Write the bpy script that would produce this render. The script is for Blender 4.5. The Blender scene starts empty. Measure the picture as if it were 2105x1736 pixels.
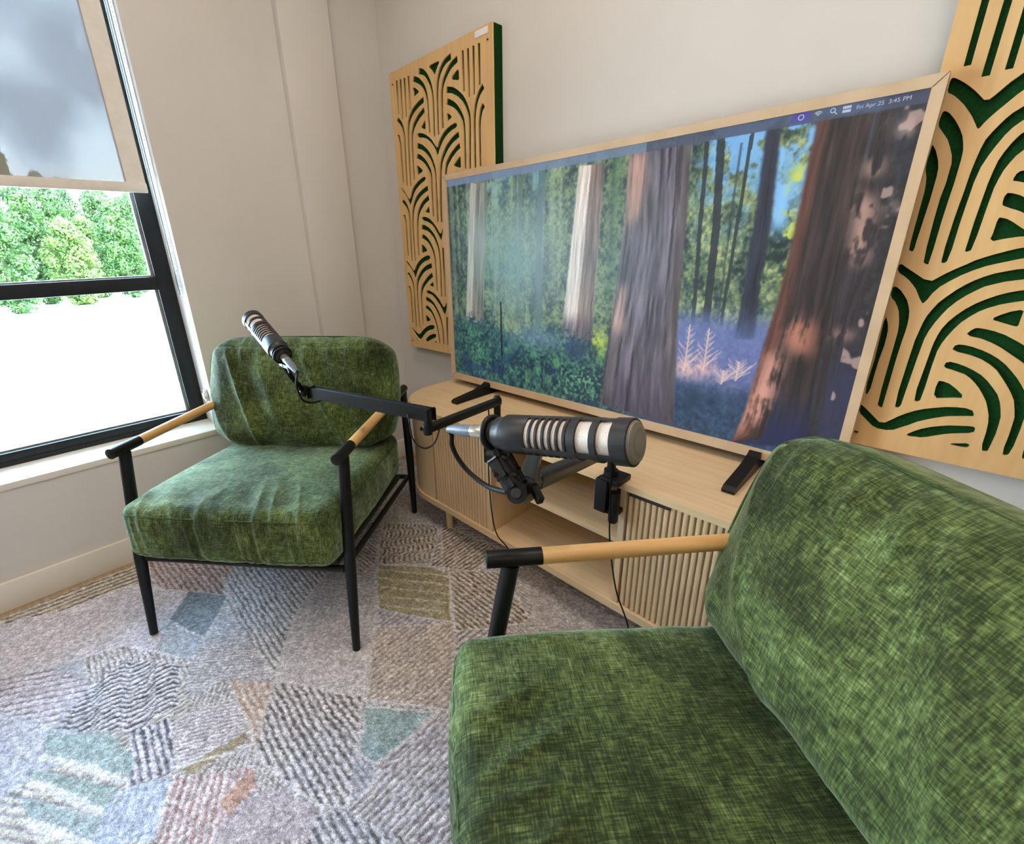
import bpy, bmesh, math, random
import numpy as np
from mathutils import Vector, Matrix
random.seed(7); rng = np.random.default_rng(11)
sc = bpy.context.scene
col = sc.collection
W_PX, H_PX = 2105.0, 1736.0

# ------------------------------------------------------------------ camera
F_PX, CX, CY = 926.453, 981.6, 842.6
ya, pi_, ro = -0.814, -0.345, -0.032
def cam_axes():
    f = Vector((math.sin(ya)*math.cos(pi_), math.cos(ya)*math.cos(pi_), math.sin(pi_)))
    r = Vector((math.cos(ya), -math.sin(ya), 0)); u = r.cross(f)
    return r*math.cos(ro)+u*math.sin(ro), -r*math.sin(ro)+u*math.cos(ro), -f
cr_, cu_, cb_ = cam_axes()
camd = bpy.data.cameras.new('camera'); cam = bpy.data.objects.new('camera', camd); col.objects.link(cam)
cam.matrix_world = Matrix(((cr_.x, cu_.x, cb_.x, 0), (cr_.y, cu_.y, cb_.y, 0), (cr_.z, cu_.z, cb_.z, 1.14), (0, 0, 0, 1)))
camd.sensor_width = 36; camd.sensor_fit = 'HORIZONTAL'
camd.lens = F_PX*36/W_PX
camd.shift_x = (W_PX/2-CX)/W_PX; camd.shift_y = (CY-H_PX/2)/W_PX
camd.clip_start = 0.02; camd.clip_end = 500
sc.camera = cam

# ------------------------------------------------------------------ view transform
sc.view_settings.view_transform = 'Standard'; sc.view_settings.look = 'None'
sc.view_settings.gamma = 1; sc.view_settings.use_curve_mapping = False
sc.view_settings.exposure = 0.45

# ------------------------------------------------------------------ sky (cloudy)
wd = bpy.data.worlds.new('sky'); sc.world = wd; wd.use_nodes = True
nt = wd.node_tree; nt.nodes.clear()
wo = nt.nodes.new('ShaderNodeOutputWorld'); bg = nt.nodes.new('ShaderNodeBackground')
tc = nt.nodes.new('ShaderNodeTexCoord'); mp = nt.nodes.new('ShaderNodeMapping')
mp.inputs['Scale'].default_value = (1.5, 1.5, 1.7)
mp.inputs['Location'].default_value = (0.0, 0.35, 0.1)
n1 = nt.nodes.new('ShaderNodeTexNoise'); n1.inputs['Scale'].default_value = 5.2; n1.inputs['Detail'].default_value = 6; n1.inputs['Roughness'].default_value = .5
rp = nt.nodes.new('ShaderNodeValToRGB')
rp.color_ramp.elements[0].position = .40; rp.color_ramp.elements[0].color = (.22, .34, .52, 1)
rp.color_ramp.elements[1].position = .60; rp.color_ramp.elements[1].color = (.60, .80, 1.0, 1)
e_ = rp.color_ramp.elements.new(.5); e_.color = (.36, .53, .76, 1)
sep = nt.nodes.new('ShaderNodeSeparateXYZ'); mr = nt.nodes.new('ShaderNodeMapRange')
mr.inputs['From Min'].default_value = .02; mr.inputs['From Max'].default_value = 0.15
mr.inputs['To Min'].default_value = 1; mr.inputs['To Max'].default_value = 0
mx = nt.nodes.new('ShaderNodeMix'); mx.data_type = 'RGBA'; mx.inputs['B'].default_value = (1.0, 1.0, 1.0, 1)
nt.links.new(tc.outputs['Generated'], mp.inputs['Vector']); nt.links.new(mp.outputs[0], n1.inputs['Vector'])
nt.links.new(n1.outputs['Fac'], rp.inputs['Fac']); nt.links.new(tc.outputs['Generated'], sep.inputs[0])
nt.links.new(sep.outputs['Z'], mr.inputs['Value']); nt.links.new(mr.outputs[0], mx.inputs['Factor'])
nt.links.new(rp.outputs[0], mx.inputs['A']); nt.links.new(mx.outputs['Result'], bg.inputs['Color'])
bg.inputs['Strength'].default_value = 25.0
nt.links.new(bg.outputs[0], wo.inputs[0])

# ------------------------------------------------------------------ sun (lights the trees and yard outside)
sl = bpy.data.lights.new('sun', 'SUN'); sl.energy = 5.0; sl.angle = math.radians(14); sl.color = (1, .96, .88)
so = bpy.data.objects.new('sun', sl); col.objects.link(so)
so.rotation_euler = Vector((.13, .16, -.98)).to_track_quat('-Z', 'Y').to_euler()

# ------------------------------------------------------------------ out-of-view ceiling area lights, added to light the room
LAMP_POS = [(-.95, .45), (.10, .70), (-1.0, -1.0), (.5, -1.6), (-1.0, -2.2), (2.2, -.4), (2.2, -2.2)]  # first one added to brighten the corner and the back wall
CEIL = 2.75
for lx, ly in LAMP_POS:
    ld = bpy.data.lights.new('fill_downlight', 'AREA'); ld.shape = 'RECTANGLE'; ld.size = .55; ld.size_y = .55
    ld.energy = 9.0; ld.color = (1.0, .87, .75)
    lo = bpy.data.objects.new('fill_downlight', ld); col.objects.link(lo); lo.location = (lx, ly, CEIL-.035)

# ------------------------------------------------------------------ helpers
def link(o, parent=None):
    col.objects.link(o)
    if parent is not None: o.parent = parent
    return o
def mesh_obj(name, verts, faces, mat=None, parent=None, smooth=False, loc=None):
    me = bpy.data.meshes.new(name); me.from_pydata([tuple(v) for v in verts], [], [tuple(f) for f in faces]); me.update()
    if smooth: me.polygons.foreach_set('use_smooth', [True]*len(me.polygons))
    if mat: me.materials.append(mat)
    o = bpy.data.objects.new(name, me); link(o, parent)
    if loc is not None: o.location = loc
    return o
def bm_obj(name, bm, mat=None, parent=None, smooth=False, autos=None):
    bmesh.ops.recalc_face_normals(bm, faces=bm.faces)
    me = bpy.data.meshes.new(name); bm.to_mesh(me); bm.free()
    if smooth:
        me.polygons.foreach_set('use_smooth', [True]*len(me.polygons))
        if autos: me.set_sharp_from_angle(angle=math.radians(autos))
    if mat: me.materials.append(mat)
    return link(bpy.data.objects.new(name, me), parent)
def thing(name, label, cat, loc=(0, 0, 0), rot=None, group=None):
    o = bpy.data.objects.new(name, None); link(o); o.location = loc; o.empty_display_size = .05
    if rot is not None:
        o.rotation_mode = 'QUATERNION' if len(rot) == 4 else 'XYZ'
        if len(rot) == 4: o.rotation_quaternion = rot
        else: o.rotation_euler = rot
    tag(o, label, cat, group); return o
def tag(o, label, cat, group=None):
    o['label'] = label; o['category'] = cat
    if group: o['group'] = group
    return o
def structure(o): o['kind'] = 'structure'; return o
def add_box(bm, x0, x1, y0, y1, z0, z1, bev=0, seg=2, mat=None):
    r = bmesh.ops.create_cube(bm, size=1); vs = r['verts']
    for v in vs: v.co = Vector(((x0+x1)/2+v.co.x*(x1-x0), (y0+y1)/2+v.co.y*(y1-y0), (z0+z1)/2+v.co.z*(z1-z0)))
    if mat is not None:
        for v in vs: v.co = mat @ v.co
    if bev:
        es = {e for v in vs for e in v.link_edges}
        bmesh.ops.bevel(bm, geom=list(es), offset=bev, segments=seg, affect='EDGES', profile=.6)
def box_obj(name, b, mat, parent=None, bev=0, seg=2):
    bm = bmesh.new(); add_box(bm, *b, bev=bev, seg=seg); return bm_obj(name, bm, mat, parent, smooth=bev > 0, autos=40)
def catmull(P, n=8):
    P = [np.array(p, float) for p in P]; P = [2*P[0]-P[1]]+P+[2*P[-1]-P[-2]]; o = []
    for i in range(1, len(P)-2):
        for k in range(n):
            t = k/n; o.append(.5*((2*P[i])+(-P[i-1]+P[i+1])*t+(2*P[i-1]-5*P[i]+4*P[i+1]-P[i+2])*t*t+(-P[i-1]+3*P[i]-3*P[i+1]+P[i+2])*t**3))
    o.append(P[-2]); return o
def add_tube(bm, pts, r, n=12, cap=True):
    """r: number or list. Circular tube through points (parallel transport)."""
    pts = [Vector(p) for p in pts]; rs = r if hasattr(r, '__len__') else [r]*len(pts)
    t = (pts[1]-pts[0]).normalized(); up = Vector((0, 0, 1)) if abs(t.z) < .9 else Vector((1, 0, 0))
    nrm = t.cross(up).normalized(); rings = []
    for i, p in enumerate(pts):
        a = pts[max(i-1, 0)]; b = pts[min(i+1, len(pts)-1)]; t = (b-a).normalized()
        nrm = (nrm-t*nrm.dot(t)).normalized(); bn = t.cross(nrm)
        rings.append([bm.verts.new(p+(nrm*math.cos(2*math.pi*k/n)+bn*math.sin(2*math.pi*k/n))*rs[i]) for k in range(n)])
    for a, b in zip(rings, rings[1:]):
        for k in range(n): bm.faces.new((a[k], a[(k+1) % n], b[(k+1) % n], b[k]))
    if cap: bm.faces.new(rings[0][::-1]); bm.faces.new(rings[-1])
def tube_obj(name, pts, r, mat, parent=None, n=12, origin=None):
    bm = bmesh.new()
    if origin is not None: pts = [Vector(p)-Vector(origin) for p in pts]
    add_tube(bm, pts, r, n); return bm_obj(name, bm, mat, parent, smooth=True, autos=50)
def add_lathe(bm, prof, n=48, axis='X', a0=0, a1=2*math.pi):
    """prof: list of (t, r) along axis."""
    full = abs(a1-a0-2*math.pi) < 1e-6; m = n if full else n+1; rings = []
    for t, r in prof:
        ring = []
        for k in range(m):
            a = a0+(a1-a0)*k/n; c, s = r*math.cos(a), r*math.sin(a)
            ring.append(bm.verts.new((t, c, s) if axis == 'X' else (c, s, t)))
        rings.append(ring)
    for a, b in zip(rings, rings[1:]):
        for k in range(n if full else n): 
            k2 = (k+1) % m if full else k+1
            bm.faces.new((a[k], a[k2], b[k2], b[k]))
    if full:
        for ring, fl in ((rings[0], True), (rings[-1], False)):
            bm.faces.new(ring[::-1] if fl else ring)
def lathe_obj(name, prof, mat, parent=None, n=48, axis='X'):
    bm = bmesh.new(); add_lathe(bm, prof, n, axis); return bm_obj(name, bm, mat, parent, smooth=True, autos=35)
def add_prism(bm, poly, z0, z1, T=lambda x, y, z: (x, y, z)):
    a = [bm.verts.new(T(x, y, z0)) for x, y in poly]; b = [bm.verts.new(T(x, y, z1)) for x, y in poly]
    bm.faces.new(a[::-1]); bm.faces.new(b); n = len(poly)
    for k in range(n): bm.faces.new((a[k], a[(k+1) % n], b[(k+1) % n], b[k]))

# ------------------------------------------------------------------ materials
def new_mat(name):
    m = bpy.data.materials.new(name); m.use_nodes = True; t = m.node_tree
    return m, t, t.nodes['Principled BSDF']
def N(t, typ, **kw):
    n = t.nodes.new(typ)
    for k, v in kw.items():
        if k in n.inputs: n.inputs[k].default_value = v
        else: setattr(n, k, v)
    return n
def srgb(r, g, b):
    f = lambda c: (c/255/12.92) if c/255 <= .04045 else ((c/255+.055)/1.055)**2.4
    return (f(r), f(g), f(b), 1)
def noise_mat(name, c1, c2, scale=20, rough=.5, bump=0, bscale=None, metal=0, vscale=(1, 1, 1), detail=4, spec=.5, coat=0, lo=.35, hi=.65, bdist=.002):
    m, t, p = new_mat(name)
    c = N(t, 'ShaderNodeTexCoord'); mp = N(t, 'ShaderNodeMapping'); mp.inputs['Scale'].default_value = vscale
    n = N(t, 'ShaderNodeTexNoise', Scale=scale, Detail=detail); r = N(t, 'ShaderNodeValToRGB')
    r.color_ramp.elements[0].color = c1; r.color_ramp.elements[1].color = c2
    r.color_ramp.elements[0].position = lo; r.color_ramp.elements[1].position = hi
    L = t.links.new
    L(c.outputs['Object'], mp.inputs[0]); L(mp.outputs[0], n.inputs['Vector']); L(n.outputs['Fac'], r.inputs[0]); L(r.outputs[0], p.inputs['Base Color'])
    p.inputs['Roughness'].default_value = rough; p.inputs['Metallic'].default_value = metal
    p.inputs['Specular IOR Level'].default_value = spec; p.inputs['Coat Weight'].default_value = coat
    if bump:
        n2 = N(t, 'ShaderNodeTexNoise', Scale=bscale or scale*4, Detail=3); b = N(t, 'ShaderNodeBump', Strength=bump, Distance=bdist)
        L(mp.outputs[0], n2.inputs['Vector']); L(n2.outputs['Fac'], b.inputs['Height']); L(b.outputs[0], p.inputs['Normal'])
    return m
wall_m = noise_mat('wall_paint', srgb(206, 202, 196), srgb(210, 206, 200), 3, .85, .15, 260, bdist=.0006)
ceil_m = noise_mat('ceiling_paint', srgb(226, 222, 214), srgb(230, 226, 218), 3, .9)
trim_m = noise_mat('trim_paint', srgb(222, 216, 204), srgb(226, 220, 208), 4, .45)
floor_m = noise_mat('vinyl_plank', srgb(150, 128, 104), srgb(176, 152, 124), 6, .45, .1, vscale=(1, 12, 1))
black_m = noise_mat('black_powder_coat', srgb(9, 12, 13), srgb(13, 16, 17), 60, .42, .1, 400, spec=.3, bdist=.0004)
blackpl_m = noise_mat('black_plastic', srgb(14, 14, 15), srgb(20, 20, 21), 60, .45)
rubber_m = noise_mat('black_cable', srgb(9, 9, 10), srgb(13, 13, 14), 60, .6, spec=.25)
gun_m = noise_mat('dark_grey_metal', srgb(52, 54, 56), srgb(58, 60, 62), 40, .36, metal=.4)
arm_m = noise_mat('dark_arm_metal', srgb(24, 24, 24), srgb(30, 30, 29), 40, .42, metal=.1)
silver_m = noise_mat('nickel', srgb(200, 196, 188), srgb(220, 216, 208), 40, .28, metal=.9)
boot_m = noise_mat('blue_grey_boot', srgb(92, 104, 118), srgb(104, 116, 130), 40, .4)
frame_m = noise_mat('black_window_frame', srgb(20, 24, 28), srgb(26, 30, 34), 30, .4, spec=.4)
light_wood = noise_mat('light_oak', srgb(206, 176, 134), srgb(219, 192, 152), 5, .5, .05, vscale=(1, 14, 14), lo=.3, hi=.7)
light_wood_v = noise_mat('light_oak_upright', srgb(204, 174, 134), srgb(216, 188, 148), 5, .5, .05, vscale=(14, 14, 1), lo=.3, hi=.7)
tvwood_m = noise_mat('pale_wood_bezel', srgb(196, 170, 138), srgb(206, 180, 148), 8, .42, vscale=(2, 8, 2))
armwood_m = noise_mat('ash_armrest', srgb(205, 158, 98), srgb(222, 180, 120), 5, .42, vscale=(16, 1.2, 16), lo=.3, hi=.7, detail=6)
panelwood_m = noise_mat('ply_panel', srgb(204, 164, 110), srgb(218, 182, 128), 7, .5, .08, vscale=(6, 6, .5), lo=.3, hi=.7, detail=6)
felt_m = noise_mat('green_felt', srgb(14, 52, 22), srgb(20, 63, 29), 180, .95, .4, 700, spec=.1)
white_m = noise_mat('white_plastic', srgb(225, 224, 220), srgb(232, 231, 228), 30, .4)
darkred_m = noise_mat('dark_red_cloth', srgb(74, 22, 14), srgb(92, 32, 20), 60, .8)

def fabric_mat():
    m, t, p = new_mat('green_chenille'); L = t.links.new
    c = N(t, 'ShaderNodeTexCoord')
    big = N(t, 'ShaderNodeTexNoise', Scale=5.5, Detail=6, Roughness=.62); L(c.outputs['Object'], big.inputs['Vector'])
    m1 = N(t, 'ShaderNodeMapping'); m1.inputs['Scale'].default_value = (36, 430, 430); L(c.outputs['Object'], m1.inputs[0])
    m2 = N(t, 'ShaderNodeMapping'); m2.inputs['Scale'].default_value = (430, 36, 50); L(c.outputs['Object'], m2.inputs[0])
    f1 = N(t, 'ShaderNodeTexNoise', Scale=1, Detail=2); L(m1.outputs[0], f1.inputs['Vector'])
    f2 = N(t, 'ShaderNodeTexNoise', Scale=1, Detail=2); L(m2.outputs[0], f2.inputs['Vector'])
    mid = N(t, 'ShaderNodeTexNoise', Scale=75, Detail=4, Roughness=.65); L(c.outputs['Object'], mid.inputs['Vector'])
    a = N(t, 'ShaderNodeMath', operation='ADD'); L(f1.outputs['Fac'], a.inputs[0]); L(f2.outputs['Fac'], a.inputs[1])
    b = N(t, 'ShaderNodeMath', operation='MULTIPLY_ADD'); L(a.outputs[0], b.inputs[0]); b.inputs[1].default_value = .50
    bb = N(t, 'ShaderNodeMath', operation='MULTIPLY_ADD'); L(mid.outputs['Fac'], bb.inputs[0]); bb.inputs[1].default_value = .42
    bs = N(t, 'ShaderNodeMath', operation='MULTIPLY'); L(big.outputs['Fac'], bs.inputs[0]); bs.inputs[1].default_value = .85; L(bs.outputs[0], bb.inputs[2])
    L(bb.outputs[0], b.inputs[2])
    r = N(t, 'ShaderNodeValToRGB'); e = r.color_ramp.elements
    e[0].position = .92; e[0].color = srgb(21, 27, 12); e[1].position = 1.0; e[1].color = srgb(142, 158, 106)
    sc_ = N(t, 'ShaderNodeMapRange'); sc_.inputs['From Min'].default_value = .78; sc_.inputs['From Max'].default_value = 1.48
    L(b.outputs[0], sc_.inputs['Value']); L(sc_.outputs[0], r.inputs[0])
    e[0].position = .08; e[1].position = 1.0; x = e.new(.42); x.color = srgb(48, 59, 28); x = e.new(.68); x.color = srgb(86, 102, 54)
    L(r.outputs[0], p.inputs['Base Color']); p.inputs['Roughness'].default_value = .75; p.inputs['Specular IOR Level'].default_value = .15
    p.inputs['Sheen Weight'].default_value = 1.0
    sm_ = N(t, 'ShaderNodeMapRange'); sm_.inputs['From Min'].default_value = .82; sm_.inputs['From Max'].default_value = 1.40; sm_.inputs['To Min'].default_value = .12; sm_.inputs['To Max'].default_value = 1.0; L(b.outputs[0], sm_.inputs['Value']); L(sm_.outputs[0], p.inputs['Sheen Weight']); p.inputs['Sheen Roughness'].default_value = .42; p.inputs['Sheen Tint'].default_value = srgb(196, 218, 188)
    bp = N(t, 'ShaderNodeBump', Strength=.55, Distance=.0016); L(b.outputs[0], bp.inputs['Height']); L(bp.outputs[0], p.inputs['Normal'])
    return m
fabric_m = fabric_mat()
def pipe_mat():
    return noise_mat('green_piping', srgb(34, 52, 20), srgb(60, 84, 34), 200, .85)
piping_m = pipe_mat()
def grille_mat(name, c1, c2):
    m, t, p = new_mat(name); L = t.links.new
    c = N(t, 'ShaderNodeTexCoord'); w = N(t, 'ShaderNodeTexWave', Scale=190.0); w.bands_direction = 'X'
    v = N(t, 'ShaderNodeTexVoronoi', Scale=900)
    L(c.outputs['Object'], w.inputs['Vector']); L(c.outputs['Object'], v.inputs['Vector'])
    r = N(t, 'ShaderNodeValToRGB'); r.color_ramp.elements[0].color = c1; r.color_ramp.elements[1].color = c2
    mm = N(t, 'ShaderNodeMath', operation='MULTIPLY'); L(w.outputs['Fac'], mm.inputs[0]); mm.inputs[1].default_value = .8
    ad = N(t, 'ShaderNodeMath', operation='ADD'); L(mm.outputs[0], ad.inputs[0]); L(v.outputs['Distance'], ad.inputs[1])
    L(ad.outputs[0], r.inputs[0]); L(r.outputs[0], p.inputs['Base Color']); p.inputs['Roughness'].default_value = .45; p.inputs['Metallic'].default_value = .3
    b = N(t, 'ShaderNodeBump', Strength=.5, Distance=.0006); L(ad.outputs[0], b.inputs['Height']); L(b.outputs[0], p.inputs['Normal'])
    return m
grille_m = grille_mat('pale_grille', srgb(150, 140, 132), srgb(214, 205, 196))
capgrille_m = grille_mat('grey_cap_mesh', srgb(96, 92, 86), srgb(132, 128, 120))
def glass_mat():
    m = bpy.data.materials.new('window_glass'); m.use_nodes = True; t = m.node_tree; t.nodes.clear()
    o = N(t, 'ShaderNodeOutputMaterial'); tr = N(t, 'ShaderNodeBsdfTransparent'); gl = N(t, 'ShaderNodeBsdfGlossy', Roughness=.02)
    fr = N(t, 'ShaderNodeFresnel', IOR=1.3); mx = N(t, 'ShaderNodeMixShader'); tr.inputs[0].default_value = (.96, .985, .975, 1)
    t.links.new(fr.outputs[0], mx.inputs[0]); t.links.new(tr.outputs[0], mx.inputs[1]); t.links.new(gl.outputs[0], mx.inputs[2]); t.links.new(mx.outputs[0], o.inputs[0])
    return m
glass_m = glass_mat()
def shade_mat():
    m = bpy.data.materials.new('solar_shade_fabric'); m.use_nodes = True; t = m.node_tree; t.nodes.clear()
    o = N(t, 'ShaderNodeOutputMaterial'); tr = N(t, 'ShaderNodeBsdfTransparent'); tr.inputs[0].default_value = (.228, .228, .228, 1)
    df = N(t, 'ShaderNodeBsdfDiffuse'); df.inputs[0].default_value = srgb(226, 218, 204)
    tl = N(t, 'ShaderNodeBsdfTranslucent'); tl.inputs[0].default_value = srgb(205, 196, 180)
    m1 = N(t, 'ShaderNodeMixShader'); m1.inputs[0].default_value = .03; m2 = N(t, 'ShaderNodeMixShader'); m2.inputs[0].default_value = .32
    L = t.links.new; L(df.outputs[0], m1.inputs[1]); L(tl.outputs[0], m1.inputs[2]); L(tr.outputs[0], m2.inputs[1]); L(m1.outputs[0], m2.inputs[2]); L(m2.outputs[0], o.inputs[0])
    return m
shade_m = shade_mat()

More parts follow.
